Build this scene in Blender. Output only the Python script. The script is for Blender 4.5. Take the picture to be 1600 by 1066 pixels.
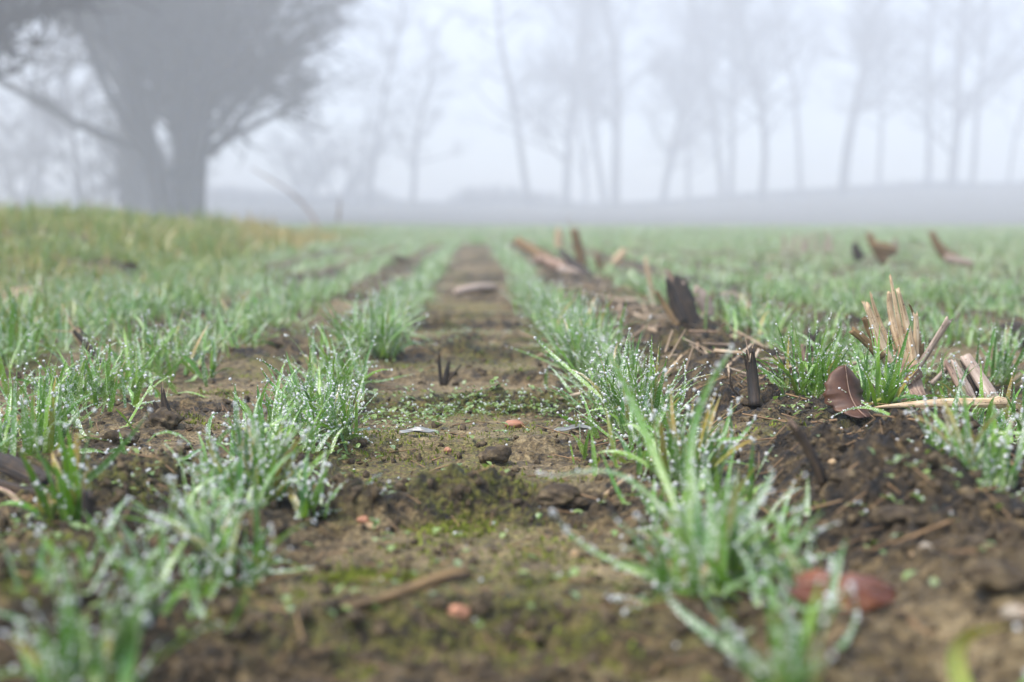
import bpy, math, random
import numpy as np
from mathutils import Vector

for _o in list(bpy.data.objects):
    bpy.data.objects.remove(_o)
SC = bpy.context.scene
COL = SC.collection
R = math.radians

# ------------------------------------------------------------------ camera
CAM_H = 0.16
FPX = 2222.2                      # focal length in photo pixels (50 mm on 36 mm, 1600 px wide)
PITCH = math.atan(188.0 / FPX)    # looking slightly down
YAW = math.atan(55.0 / FPX)       # turned slightly right of the row direction
cam = bpy.data.cameras.new("camera")
cam.lens = 50
cam.sensor_width = 36
cam.clip_start = 0.02
cam.clip_end = 2000
cam.dof.use_dof = True
cam.dof.focus_distance = 1.06
cam.dof.aperture_fstop = 5.9
cam_o = bpy.data.objects.new("camera", cam)
cam_o.location = (0, 0, CAM_H)
cam_o.rotation_euler = (math.pi / 2 - PITCH, 0, -YAW)
COL.objects.link(cam_o)
SC.camera = cam_o

# ------------------------------------------------------------------ world, sun, exposure
world = bpy.data.worlds.new("World")
SC.world = world
world.use_nodes = True
wn = world.node_tree
bg = wn.nodes["Background"]
sky = wn.nodes.new("ShaderNodeTexSky")
sky.sky_type = 'NISHITA'
sky.sun_disc = False
sky.sun_elevation = R(60)
sky.sun_rotation = R(-118)
sky.air_density = 1.0
sky.dust_density = 1.5
sky.ozone_density = 1.0
wn.links.new(sky.outputs[0], bg.inputs[0])
bg.inputs[1].default_value = 0.085
sun = bpy.data.lights.new("sun", 'SUN')
sun.energy = 1.5
sun.angle = R(14)
sun.color = (1.0, 0.97, 0.93)
sun_o = bpy.data.objects.new("sun", sun)
sun_o.rotation_euler = (R(90 - 60), 0, R(180 + 118))
COL.objects.link(sun_o)
SC.view_settings.view_transform = 'Standard'
SC.view_settings.look = 'None'
SC.view_settings.gamma = 1
SC.view_settings.exposure = 2.2
SC.render.engine = 'CYCLES'
cy = SC.cycles
cy.use_denoising = True
cy.max_bounces = 10
cy.diffuse_bounces = 3
cy.glossy_bounces = 3
cy.transmission_bounces = 6
cy.volume_bounces = 6
cy.transparent_max_bounces = 6
cy.caustics_refractive = False
cy.caustics_reflective = False

# ------------------------------------------------------------------ noise
def hash2(ix, iy, seed):
    h = (ix.astype(np.int64) * 374761393 + iy.astype(np.int64) * 668265263 + seed * 2147483647 + 974634777) & 0xFFFFFFFF
    h = ((h ^ (h >> 13)) * 1274126177) & 0xFFFFFFFF
    h = ((h ^ (h >> 16)) * 2246822519) & 0xFFFFFFFF
    h = h ^ (h >> 15)
    return (h & 0xFFFFFF) / float(0x1000000)

def vnoise(x, y, seed=0):
    x0 = np.floor(x); y0 = np.floor(y)
    fx = x - x0; fy = y - y0
    ux = fx * fx * (3 - 2 * fx); uy = fy * fy * (3 - 2 * fy)
    a = hash2(x0, y0, seed); b = hash2(x0 + 1, y0, seed)
    c = hash2(x0, y0 + 1, seed); d = hash2(x0 + 1, y0 + 1, seed)
    return (a + (b - a) * ux) * (1 - uy) + (c + (d - c) * ux) * uy - 0.5

def fbm(x, y, octaves=4, seed=0):
    s = 0; amp = 1.0
    for k in range(octaves):
        s = s + amp * vnoise(x * 2 ** k + 17.3 * k, y * 2 ** k - 9.1 * k, seed + k)
        amp *= 0.5
    return s

def crumbs(x, y, cell, seed, p):
    X = x / cell; Y = y / cell
    ix = np.floor(X); iy = np.floor(Y)
    best = np.zeros_like(X)
    for dx in (-1, 0, 1):
        for dy in (-1, 0, 1):
            jx = ix + dx; jy = iy + dy
            hx = hash2(jx, jy, seed); hy = hash2(jx, jy, seed + 1)
            hr = hash2(jx, jy, seed + 2); hp = hash2(jx, jy, seed + 3)
            r = 0.28 + 0.45 * hr
            d2 = (X - jx - hx) ** 2 + (Y - jy - hy) ** 2
            v = np.sqrt(np.maximum(0, r * r - d2)) * (hp < p)
            best = np.maximum(best, v)
    return best * cell

def sstep(a, b, x):
    t = np.clip((x - a) / (b - a), 0, 1)
    return t * t * (3 - 2 * t)

# ------------------------------------------------------------------ terrain
def macro(x, y):
    z = 0.02 * fbm(x * 0.5, y * 0.35, 2, 5) * sstep(1.5, 6, y)
    bank = sstep(-0.50, -1.6, x) * sstep(1.6, 4.5, y) * (1 - 0.75 * sstep(7.5, 11, y))
    z = z + bank * (0.125 + 0.05 * fbm(x * 1.6, y * 0.9, 2, 19))
    rise = sstep(40, 115, y)
    z = z + rise * (1.45 + 1.5 * sstep(8, 36, x) + 0.8 * sstep(-10, -28, x))
    z = z + rise * 0.26 * fbm(x * 0.11, y * 0.05, 3, 9)
    return z

def lug_mask(x, y):
    edge = 0.09 + 0.02 * vnoise(y * 9, x * 0 + 3.3, 21)
    return (1 - sstep(edge - 0.02, edge + 0.035, np.abs(x + 0.01))) * (1 - 0.8 * sstep(2.6, 4.0, y))

def mounds(x, y):
    m = sstep(0.15, 0.215, x) * (1 - sstep(0.30, 0.38, x)) * (1 - 0.6 * sstep(1.5, 2.5, y))
    return m

def ground_parts(x, y):
    x = np.asarray(x, float); y = np.asarray(y, float)
    z = macro(x, y)
    lm = lug_mask(x, y)
    ph = (y - 0.535 + 0.035 * vnoise(x * 14, y * 3, 31) + 0.25 * np.abs(x)) / 0.238
    s = ph - np.floor(ph)
    saw = sstep(0, 0.16, s) * (1 - sstep(0.2, 1.0, s))
    ridx = np.floor(ph)
    amp = 0.006 + 0.004 * hash2(ridx, ridx * 0 + 2, 7)
    z = z + lm * (saw * amp - 0.009)
    scarp = lm * (1 - sstep(0.12, 0.3, s)) 
    md = mounds(x, y)
    z = z + 0.017 * md * (0.8 + 0.8 * vnoise(x * 9, y * 6, 44))
    near = 1 - sstep(6, 12, y)
    big = vnoise(x * 7, y * 6, 50) + 0.5 * vnoise(x * 16, y * 14, 51)
    cl = np.clip(0.30 + 0.9 * big - 0.34 * lm + 0.50 * md + 0.45 * scarp, 0.03, 1.15)
    row = np.minimum(np.abs(x + 0.135), np.abs(x - 0.118))
    cl = np.where(row < 0.04, np.maximum(cl, 0.35), cl)
    wx = x + 0.010 * vnoise(x * 60, y * 60, 60) + 0.004 * vnoise(x * 170, y * 170, 61)
    wy = y + 0.010 * vnoise(x * 60, y * 60, 62) + 0.004 * vnoise(x * 170, y * 170, 63)
    d = 0.010 * fbm(x * 11, y * 11, 3, 70) * (1 - 0.65 * lm)
    d = d + cl * (0.42 * crumbs(wx, wy, 0.055, 80, 0.5) + 0.50 * crumbs(wx, wy, 0.024, 84, 0.6) + 0.65 * crumbs(wx, wy, 0.0115, 88, 0.75))
    d = d + (0.35 + 0.65 * np.clip(cl, 0, 1)) * 0.85 * crumbs(x + 0.002 * vnoise(x * 300, y * 300, 64), y, 0.0062, 94, 0.65) * (1 - sstep(2.2, 3.5, y))
    d = d + 0.0055 * fbm(x * 80, y * 80, 3, 92) * (0.35 + cl)
    z = z + d * near + 0.03 * (1 - near) * fbm(x * 3, y * 3, 2, 99) * 0.6
    mossn = vnoise(x * 9 + 3, y * 7, 110) + 0.6 * vnoise(x * 24, y * 20, 111) + 0.5 * vnoise(x * 70, y * 70, 112)
    moss = sstep(0.02, 0.50, mossn + 0.14 * lm + 0.10 * (saw * lm) - 0.18 * md) * (1 - 0.55 * sstep(0.6, 1.1, cl))
    return z, cl, moss

def H(x, y):
    return ground_parts(np.atleast_1d(x), np.atleast_1d(y))[0]

def H1(x, y):
    return float(H(np.array([x]), np.array([y]))[0])

# photo pixel -> world (real positions on the ground or at a chosen distance)
_f = np.array([math.sin(YAW) * math.cos(PITCH), math.cos(YAW) * math.cos(PITCH), -math.sin(PITCH)])
_r = np.array([math.cos(YAW), -math.sin(YAW), 0.0])
_u = np.cross(_r, _f)
def ray(px, py):
    return _f * FPX + _r * (px - 800) + _u * (533 - py)
def at(px, py, Y):
    d = ray(px, py); return np.array([0, 0, CAM_H]) + d * (Y / d[1])
def gnd(px, py):
    d = ray(px, py); z = 0.0
    for _ in range(12):
        p = np.array([0, 0, CAM_H]) + d * ((z - CAM_H) / d[2])
        z = 0.5 * z + 0.5 * H1(p[0], p[1])
    return np.array([p[0], p[1], H1(p[0], p[1])])

# ------------------------------------------------------------------ object helpers
def tag(o, label=None, cat=None, group=None, kind=None):
    if label: o["label"] = label
    if cat: o["category"] = cat
    if group: o["group"] = group
    if kind: o["kind"] = kind
    return o

def mesh_obj(name, V, faces, mat, parent=None, attrs=None, smooth=True, origin=None):
    """faces: list of int arrays (n, k)"""
    V = np.asarray(V, np.float64)
    if origin is not None:
        V = V - np.asarray(origin)
    me = bpy.data.meshes.new(name)
    me.vertices.add(len(V))
    me.vertices.foreach_set("co", V.astype(np.float32).ravel())
    faces = [np.asarray(f, np.int32) for f in faces if len(f)]
    nl = sum(f.size for f in faces); nf = sum(len(f) for f in faces)
    me.loops.add(nl); me.polygons.add(nf)
    me.loops.foreach_set("vertex_index", np.concatenate([f.ravel() for f in faces]))
    tot = np.concatenate([np.full(len(f), f.shape[1], np.int32) for f in faces])
    st = np.concatenate([[0], np.cumsum(tot)[:-1]]).astype(np.int32)
    me.polygons.foreach_set("loop_start", st)
    me.polygons.foreach_set("loop_total", tot)
    me.update(calc_edges=True)
    if smooth:
        me.polygons.foreach_set("use_smooth", np.ones(nf, bool))
    for k, a in (attrs or {}).items():
        a = np.asarray(a, np.float32)
        if a.ndim == 1:
            t = me.attributes.new(k, 'FLOAT', 'POINT'); t.data.foreach_set("value", a)
        elif a.shape[1] == 4:
            t = me.attributes.new(k, 'FLOAT_COLOR', 'POINT'); t.data.foreach_set("color", a.ravel())
        else:
            t = me.attributes.new(k, 'FLOAT_VECTOR', 'POINT'); t.data.foreach_set("vector", a.ravel())
    if mat: me.materials.append(mat)
    o = bpy.data.objects.new(name, me)
    COL.objects.link(o)
    if origin is not None and parent is None:
        o.location = origin
    if parent is not None:
        o.parent = parent
    return o

def empty(name, loc):
    o = bpy.data.objects.new(name, None)
    o.location = loc
    o.empty_display_size = 0.05
    COL.objects.link(o)
    return o

# ------------------------------------------------------------------ materials
class NT:
    def __init__(s, name):
        s.m = bpy.data.materials.new(name); s.m.use_nodes = True
        s.t = s.m.node_tree; s.p = s.t.nodes["Principled BSDF"]; s.out = s.t.nodes["Material Output"]
    def n(s, typ, **kw):
        nd = s.t.nodes.new("ShaderNode" + typ)
        for k, v in kw.items(): setattr(nd, k, v)
        return nd
    def l(s, a, b): s.t.links.new(a, b)
    def attr(s, name):
        a = s.n("Attribute"); a.attribute_name = name; return a
    def noise(s, vec, scale, detail=3, rough=0.55):
        n = s.n("TexNoise"); n.inputs["Scale"].default_value = scale; n.inputs["Detail"].default_value = detail
        n.inputs["Roughness"].default_value = rough
        if vec is not None: s.l(vec, n.inputs["Vector"])
        return n.outputs["Fac"]
    def ramp(s, fac, stops):
        r = s.n("ValToRGB"); e = r.color_ramp.elements
        while len(e) < len(stops): e.new(0.5)
        for el, (p, c) in zip(e, stops):
            el.position = p; el.color = (*c, 1) if len(c) == 3 else c
        s.l(fac, r.inputs[0]); return r.outputs[0]
    def mix(s, fac, a, b, blend='MIX'):
        m = s.n("Mix", data_type='RGBA', blend_type=blend)
        for sock, v in ((m.inputs[0], fac), (m.inputs[6], a), (m.inputs[7], b)):
            if isinstance(v, (int, float)): sock.default_value = v
            elif isinstance(v, tuple): sock.default_value = (*v, 1)
            else: s.l(v, sock)
        return m.outputs[2]
    def math(s, op, a, b=0.0, clamp=False):
        m = s.n("Math", operation=op, use_clamp=clamp)
        for sock, v in ((m.inputs[0], a), (m.inputs[1], b)):
            if isinstance(v, (int, float)): sock.default_value = v
            else: s.l(v, sock)
        return m.outputs[0]
    def bump(s, h, strength, dist):
        b = s.n("Bump"); b.inputs["Strength"].default_value = strength; b.inputs["Distance"].default_value = dist
        s.l(h, b.inputs["Height"]); s.l(b.outputs[0], s.p.inputs["Normal"]); return b
    def obj(s):
        return s.n("TexCoord").outputs["Object"]
    def geo(s):
        return s.n("NewGeometry").outputs["Position"]

def soil_material():
    m = NT("soil")
    pos = m.geo()
    n1 = m.noise(pos, 9, 5); n2 = m.noise(pos, 70, 5, 0.65); n3 = m.noise(pos, 420, 4, 0.6); n4 = m.noise(pos, 170, 4, 0.65)
    clod = m.attr("clod").outputs["Fac"]; moss = m.attr("moss").outputs["Fac"]; far = m.attr("far").outputs["Fac"]
    f = m.math('ADD', m.math('ADD', m.math('MULTIPLY', n2, 0.42), m.math('MULTIPLY', n4, 0.30)), m.math('MULTIPLY', n1, 0.28)); f = m.math('ADD', f, m.math('MULTIPLY', m.math('SUBTRACT', 0.35, clod), 0.14))
    base = m.ramp(f, [(0.38, (0.010, 0.0065, 0.003)), (0.455, (0.062, 0.042, 0.017)), (0.52, (0.190, 0.130, 0.056)), (0.63, (0.42, 0.318, 0.165))])
    dark = m.mix(m.math('MULTIPLY', clod, 0.75, True), base, m.ramp(n2, [(0.40, (0.006, 0.004, 0.002)), (0.52, (0.065, 0.041, 0.017)), (0.66, (0.22, 0.146, 0.066))]))
    grain = m.ramp(n3, [(0.3, (0.35, 0.35, 0.35)), (0.7, (1.5, 1.5, 1.5))])
    dark = m.mix(1.0, dark, grain, 'MULTIPLY')
    mossc = m.ramp(n3, [(0.3, (0.035, 0.036, 0.004)), (0.52, (0.135, 0.135, 0.012)), (0.75, (0.34, 0.34, 0.035))])
    mf = m.math('MULTIPLY', moss, m.ramp(n4, [(0.42, (0.0, 0.0, 0.0)), (0.56, (1, 1, 1))]), True)
    c = m.mix(m.math('MULTIPLY', mf, 0.7), dark, mossc)
    farc = m.ramp(m.noise(pos, 1.7, 4), [(0.35, (0.045, 0.05, 0.03)), (0.65, (0.085, 0.07, 0.055))])
    c = m.mix(far, c, farc)
    m.l(c, m.p.inputs["Base Color"])
    m.l(m.ramp(n2, [(0.35, (0.5, 0.5, 0.5)), (0.6, (0.85, 0.85, 0.85))]), m.p.inputs["Roughness"])
    m.p.inputs["Specular IOR Level"].default_value = 0.4
    hb = m.math('ADD', m.math('MULTIPLY', n3, 0.8), m.math('MULTIPLY', n4, 1.5))
    m.bump(hb, 1.0, 0.006)
    return m.m

def grass_material(name, dark, mid, lite, dry, dewcol=(0.82, 0.81, 0.70), dewmax=0.95, film0=0.18):
    """bl = (t along blade, random, dew amount, dryness)"""
    m = NT(name)
    a = m.attr("bl"); sp = m.n("SeparateColor"); m.l(a.outputs["Color"], sp.inputs[0])
    t, rnd, dew = sp.outputs[0], sp.outputs[1], sp.outputs[2]
    dryness = a.outputs["Alpha"]
    pos = m.geo()
    c = m.ramp(rnd, [(0.0, dark), (0.5, mid), (1.0, lite)])
    c = m.mix(m.ramp(t, [(0.0, (0.75, 0.75, 0.75)), (0.38, (0, 0, 0))]), c, (0.24, 0.31, 0.035))
    n = m.noise(pos, 130, 2)
    tipdry = m.math('MULTIPLY', dryness, m.ramp(m.math('ADD', t, m.math('MULTIPLY', n, 0.5)), [(0.35, (0.25, 0.25, 0.25)), (0.95, (1, 1, 1))]), True)
    c = m.mix(tipdry, c, dry)
    v = m.n("TexVoronoi"); v.inputs["Scale"].default_value = 640; m.l(pos, v.inputs["Vector"])
    spk = m.ramp(v.outputs["Distance"], [(0.30, (1, 1, 1)), (0.48, (0.0, 0.0, 0.0))])
    patch = m.ramp(m.noise(pos, 45, 3), [(0.36, (0.2, 0.2, 0.2)), (0.56, (1, 1, 1))])
    film = m.math('MULTIPLY', m.math('MULTIPLY', dew, patch), m.math('ADD', m.math('MULTIPLY', spk, 1.0), film0), True)
    c = m.mix(m.math('MULTIPLY', film, dewmax), c, dewcol)
    m.l(c, m.p.inputs["Base Color"])
    m.p.inputs["Roughness"].default_value = 0.33
    m.p.inputs["Specular IOR Level"].default_value = 0.5
    tr = m.n("BsdfTranslucent"); m.l(m.mix(0.5, c, (0.27, 0.46, 0.02)), tr.inputs[0])
    ms = m.n("MixShader"); ms.inputs[0].default_value = 0.27
    m.l(m.p.outputs[0], ms.inputs[1]); m.l(tr.outputs[0], ms.inputs[2]); m.l(ms.outputs[0], m.out.inputs[0])
    m.bump(v.outputs["Distance"], 0.25, 0.0006)
    return m.m

def water_material():
    m = NT("dew_water")
    m.p.inputs["Base Color"].default_value = (0.97, 0.985, 1, 1)
    m.p.inputs["Roughness"].default_value = 0.02
    m.p.inputs["IOR"].default_value = 1.333
    m.p.inputs["Transmission Weight"].default_value = 1.0
    m.p.inputs["Specular IOR Level"].default_value = 0.9
    df = m.n('BsdfDiffuse'); df.inputs[0].default_value = (0.97, 0.95, 0.91, 1)  # white put into the drop colour in place of bright sky highlights
    ms = m.n('MixShader'); ms.inputs[0].default_value = 0.56
    m.l(m.p.outputs[0], ms.inputs[1]); m.l(df.outputs[0], ms.inputs[2]); m.l(ms.outputs[0], m.out.inputs[0])
    return m.m

def fibre_material(name, stops, rough=0.7, streak=1.0, bump=0.5):
    """tc = (around, along, random) stored on tubes: long streaks run along the piece"""
    m = NT(name)
    a = m.attr("tc"); mp = m.n("Mapping"); mp.inputs["Scale"].default_value = (1.0, 0.06 * streak, 1.0)
    m.l(a.outputs["Vector"], mp.inputs["Vector"])
    n1 = m.noise(mp.outputs[0], 9, 4, 0.6)
    n2 = m.noise(m.geo(), 90, 4)
    f = m.math('ADD', m.math('MULTIPLY', n1, 0.65), m.math('MULTIPLY', n2, 0.35))
    c = m.ramp(f, stops)
    sp = m.noise(m.geo(), 500, 2)
    c = m.mix(m.ramp(sp, [(0.62, (0, 0, 0)), (0.7, (0.6, 0.6, 0.6))]), c, (0.03, 0.02, 0.013))
    m.l(c, m.p.inputs["Base Color"]); m.p.inputs["Roughness"].default_value = rough
    m.bump(n1, bump, 0.0025)
    return m.m

def simple_material(name, stops, scale=60, rough=0.7, bump=0.4, bdist=0.002, spec=0.5):
    m = NT(name)
    n = m.noise(m.geo(), scale, 5, 0.6)
    m.l(m.ramp(n, stops), m.p.inputs["Base Color"])
    m.p.inputs["Roughness"].default_value = rough
    m.p.inputs["Specular IOR Level"].default_value = spec
    m.bump(n, bump, bdist)
    return m.m

M = {}
M['soil'] = soil_material()
M['grass'] = grass_material("cereal_leaf", (0.026, 0.125, 0.004), (0.085, 0.25, 0.009), (0.20, 0.36, 0.025), (0.48, 0.27, 0.06))
M['field'] = grass_material("field_leaf", (0.06, 0.19, 0.018), (0.12, 0.28, 0.03), (0.20, 0.36, 0.055), (0.42, 0.28, 0.12), dewmax=0.9, film0=0.36)
M['verge'] = grass_material("verge_leaf", (0.07, 0.15, 0.012), (0.15, 0.22, 0.025), (0.28, 0.31, 0.055), (0.42, 0.27, 0.09), dewmax=0.7)
M['water'] = water_material()
M['straw'] = fibre_material("straw", [(0.30, (0.20, 0.115, 0.055)), (0.45, (0.42, 0.28, 0.15)), (0.58, (0.62, 0.46, 0.29)), (0.75, (0.78, 0.64, 0.46))])
M['straw_grey'] = fibre_material("straw_weathered", [(0.30, (0.10, 0.065, 0.05)), (0.46, (0.30, 0.215, 0.16)), (0.60, (0.48, 0.37, 0.29)), (0.78, (0.62, 0.52, 0.43))])
M['husk'] = fibre_material("maize_husk", [(0.30, (0.07, 0.04, 0.035)), (0.46, (0.22, 0.13, 0.09)), (0.60, (0.42, 0.28, 0.19)), (0.78, (0.56, 0.42, 0.31))])
M['brown'] = fibre_material("rotten_stalk", [(0.30, (0.040, 0.021, 0.008)), (0.46, (0.125, 0.072, 0.026)), (0.60, (0.26, 0.160, 0.062)), (0.78, (0.42, 0.28, 0.13))])
M['black'] = fibre_material("blackened_stalk", [(0.30, (0.004, 0.0025, 0.0015)), (0.46, (0.013, 0.008, 0.0045)), (0.58, (0.045, 0.026, 0.012)), (0.76, (0.14, 0.085, 0.04))])
M['leaf_brown'] = simple_material("leaf_brown", [(0.3, (0.030, 0.010, 0.003)), (0.5, (0.066, 0.022, 0.007)), (0.7, (0.13, 0.055, 0.022))], 45, 0.55, 0.25, 0.001)
M['leaf_red'] = simple_material("leaf_red", [(0.3, (0.06, 0.016, 0.005)), (0.5, (0.14, 0.038, 0.011)), (0.68, (0.27, 0.10, 0.035))], 60, 0.45, 0.3, 0.001)
M['leaf_pink'] = simple_material("leaf_pink", [(0.3, (0.26, 0.09, 0.07)), (0.6, (0.42, 0.20, 0.16))], 50, 0.45, 0.3, 0.001)
M['leaf_grey'] = simple_material("leaf_grey", [(0.3, (0.08, 0.08, 0.07)), (0.6, (0.24, 0.24, 0.22))], 90, 0.35, 0.3, 0.001)
M['stone_orange'] = simple_material("stone_orange", [(0.3, (0.22, 0.085, 0.04)), (0.6, (0.42, 0.19, 0.10))], 150, 0.6, 0.4, 0.001)
M['stone_tan'] = simple_material("stone_tan", [(0.3, (0.22, 0.13, 0.06)), (0.6, (0.42, 0.28, 0.14))], 150, 0.6, 0.4, 0.001)
M['stone_pale'] = simple_material("stone_pale", [(0.3, (0.16, 0.11, 0.07)), (0.5, (0.32, 0.27, 0.20)), (0.68, (0.38, 0.18, 0.06))], 60, 0.5, 0.4, 0.001)
M['clod'] = simple_material("soil_lump", [(0.3, (0.018, 0.011, 0.005)), (0.52, (0.065, 0.043, 0.020)), (0.72, (0.18, 0.13, 0.065))], 130, 0.75, 0.9, 0.004, 0.35)
M['bark'] = simple_material("bark", [(0.3, (0.022, 0.021, 0.021)), (0.7, (0.060, 0.056, 0.054))], 8, 0.9, 0.5, 0.02, 0.2)
M['twigs'] = simple_material("twig_bark", [(0.3, (0.030, 0.028, 0.028)), (0.7, (0.065, 0.058, 0.056))], 8, 0.9, 0.2, 0.01, 0.2)
M['weed'] = grass_material("weed_leaf", (0.09, 0.17, 0.03), (0.16, 0.26, 0.05), (0.26, 0.36, 0.09), (0.30, 0.28, 0.06), dewmax=0.6)
M['moss'] = simple_material("moss_leaf", [(0.3, (0.07, 0.085, 0.008)), (0.55, (0.17, 0.20, 0.02)), (0.75, (0.32, 0.36, 0.05))], 60, 0.8, 0.1, 0.001, 0.2)
M['needle'] = simple_material("dry_needle", [(0.3, (0.12, 0.06, 0.022)), (0.6, (0.30, 0.18, 0.08))], 60, 0.6, 0.1, 0.001)

M['chaff'] = simple_material('chaff', [(0.3, (0.16, 0.09, 0.05)), (0.5, (0.36, 0.25, 0.15)), (0.7, (0.60, 0.47, 0.33))], 25, 0.6, 0.2, 0.001)

# ------------------------------------------------------------------ ground
def build_ground():
    ud = np.linspace(-0.43, 0.43, 860)
    us = 0.43 + 0.012 * (1.16 ** np.arange(1, 34) - 1) / 0.16 * 0.16 * 6
    us = us[us < 4.2]
    u = np.concatenate([-us[::-1], ud, us])
    apex = -0.45
    ys = [-0.25]
    while ys[-1] < 185:
        y = ys[-1]
        if y < 0.38: s = 0.02
        elif y < 3.2: s = 0.0033 * max(y, .45)
        elif y < 9: s = 0.0075 * y
        else: s = 0.02 * y
        ys.append(y + s)
    ys = np.array(ys)
    X = np.outer(ys - apex, u); Y = np.repeat(ys[:, None], len(u), 1)
    X = np.clip(X, -135, 135)
    z, cl, ms = ground_parts(X.ravel(), Y.ravel())
    V = np.stack([X.ravel(), Y.ravel(), z], 1)
    nr, nc = X.shape
    i = np.arange(nr - 1)[:, None] * nc + np.arange(nc - 1)[None, :]
    F = np.stack([i, i + 1, i + 1 + nc, i + nc], -1).reshape(-1, 4)
    far = sstep(10, 60, Y.ravel())
    o = mesh_obj("field_soil", V, [F], M['soil'], attrs={"clod": cl, "moss": ms, "far": far})
    tag(o, kind="structure")
build_ground()

# ------------------------------------------------------------------ blades and drops
def make_blades(rng, base, az, lean, curl, L, W, seg=6, across=3, dew=0.6, dry=0.0, fold=0.22, zmin=None, kink=None):
    N = len(base)
    t = np.linspace(0, 1, seg + 1)
    th = lean[:, None] + curl[:, None] * t[None, :] ** 1.4
    if kink is not None:
        th = th + kink[:, None] * sstep(0.45, 0.62, t)[None, :]
    ds = (L / seg)[:, None]
    thm = 0.5 * (th[:, 1:] + th[:, :-1])
    hr = np.concatenate([np.zeros((N, 1)), np.cumsum(np.sin(thm) * ds, 1)], 1)
    hz = np.concatenate([np.zeros((N, 1)), np.cumsum(np.cos(thm) * ds, 1)], 1)
    azs = az[:, None] + (rng.normal(0, 0.25, N))[:, None] * t[None, :]
    C = np.stack([base[:, 0:1] + hr * np.cos(azs), base[:, 1:2] + hr * np.sin(azs), base[:, 2:3] + hz], -1)
    if zmin is not None:
        C[..., 2] = np.maximum(C[..., 2], zmin[:, None] + 0.003)
    tw = rng.normal(0, 0.7, N)[:, None] * t[None, :] + rng.normal(0, 0.35, N)[:, None]
    side0 = np.stack([-np.sin(azs), np.cos(azs), np.zeros_like(azs)], -1)
    T = np.stack([np.sin(th) * np.cos(azs), np.sin(th) * np.sin(azs), np.cos(th)], -1)
    nrm0 = np.cross(side0, T)
    side = side0 * np.cos(tw)[..., None] + nrm0 * np.sin(tw)[..., None]
    nrm = np.cross(side, T)
    w = W[:, None] * (0.55 + 0.45 * np.minimum(1, t * 4))[None, :] * np.maximum(0.04, (1 - t ** 2.6))[None, :] * 0.5
    if across == 3:
        mid = C + nrm * (w * fold * 1.6)[..., None]
        P = np.stack([C - side * w[..., None], mid, C + side * w[..., None]], 2)
    else:
        P = np.stack([C - side * w[..., None], C + side * w[..., None]], 2)
    k = P.shape[2]; per = (seg + 1) * k
    V = P.reshape(-1, 3)
    a = np.arange(seg)[:, None] * k + np.arange(k - 1)[None, :]
    q = np.stack([a, a + 1, a + 1 + k, a + k], -1).reshape(-1, 4)
    F = (np.arange(N)[:, None, None] * per + q[None]).reshape(-1, 4)
    rnd = rng.random(N)
    dewv = np.broadcast_to(np.asarray(dew, float), (N,)) * (0.22 + 1.2 * rng.random(N))
    dryv = np.broadcast_to(np.asarray(dry, float), (N,))
    A = np.zeros((N, seg + 1, k, 4))
    A[..., 0] = t[None, :, None]; A[..., 1] = rnd[:, None, None]
    A[..., 2] = np.clip(dewv, 0, 1)[:, None, None]; A[..., 3] = dryv[:, None, None]
    return dict(V=V, F=F, A=A.reshape(-1, 4), C=C, side=side, nrm=nrm, w=w, T=T, N=N)

def merge(parts):
    Vs, Fs, As = [], [], []; off = 0
    for p in parts:
        Vs.append(p['V']); Fs.append(p['F'] + off); As.append(p['A']); off += len(p['V'])
    return np.concatenate(Vs), np.concatenate(Fs), np.concatenate(As)

def ico(level=0):
    g = (1 + 5 ** 0.5) / 2
    v = [(-1, g, 0), (1, g, 0), (-1, -g, 0), (1, -g, 0), (0, -1, g), (0, 1, g), (0, -1, -g), (0, 1, -g), (g, 0, -1), (g, 0, 1), (-g, 0, -1), (-g, 0, 1)]
    f = [(0, 11, 5), (0, 5, 1), (0, 1, 7), (0, 7, 10), (0, 10, 11), (1, 5, 9), (5, 11, 4), (11, 10, 2), (10, 7, 6), (7, 1, 8), (3, 9, 4), (3, 4, 2), (3, 2, 6), (3, 6, 8), (3, 8, 9), (4, 9, 5), (2, 4, 11), (6, 2, 10), (8, 6, 7), (9, 8, 1)]
    v = [np.array(p) / np.linalg.norm(p) for p in v]
    for _ in range(level):
        cache = {}; nf = []
        def mid(a, b):
            k = (min(a, b), max(a, b))
            if k not in cache:
                p = v[a] + v[b]; v.append(p / np.linalg.norm(p)); cache[k] = len(v) - 1
            return cache[k]
        for a, b, c in f:
            ab, bc, ca = mid(a, b), mid(b, c), mid(c, a)
            nf += [(a, ab, ca), (b, bc, ab), (c, ca, bc), (ab, bc, ca)]
        f = nf
    return np.array(v), np.array(f)
ICO0, ICO1, ICO2 = ico(0), ico(1), ico(2)

def drops_mesh(name, P, r, parent=None, origin=None, level=1):
    iv, jf = (ICO0, ICO1, ICO2)[level]
    V = (P[:, None, :] + r[:, None, None] * iv[None]).reshape(-1, 3)
    F = (np.arange(len(P))[:, None, None] * len(iv) + jf[None]).reshape(-1, 3)
    return mesh_obj(name, V, [F], M['water'], parent=parent, origin=origin)

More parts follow.
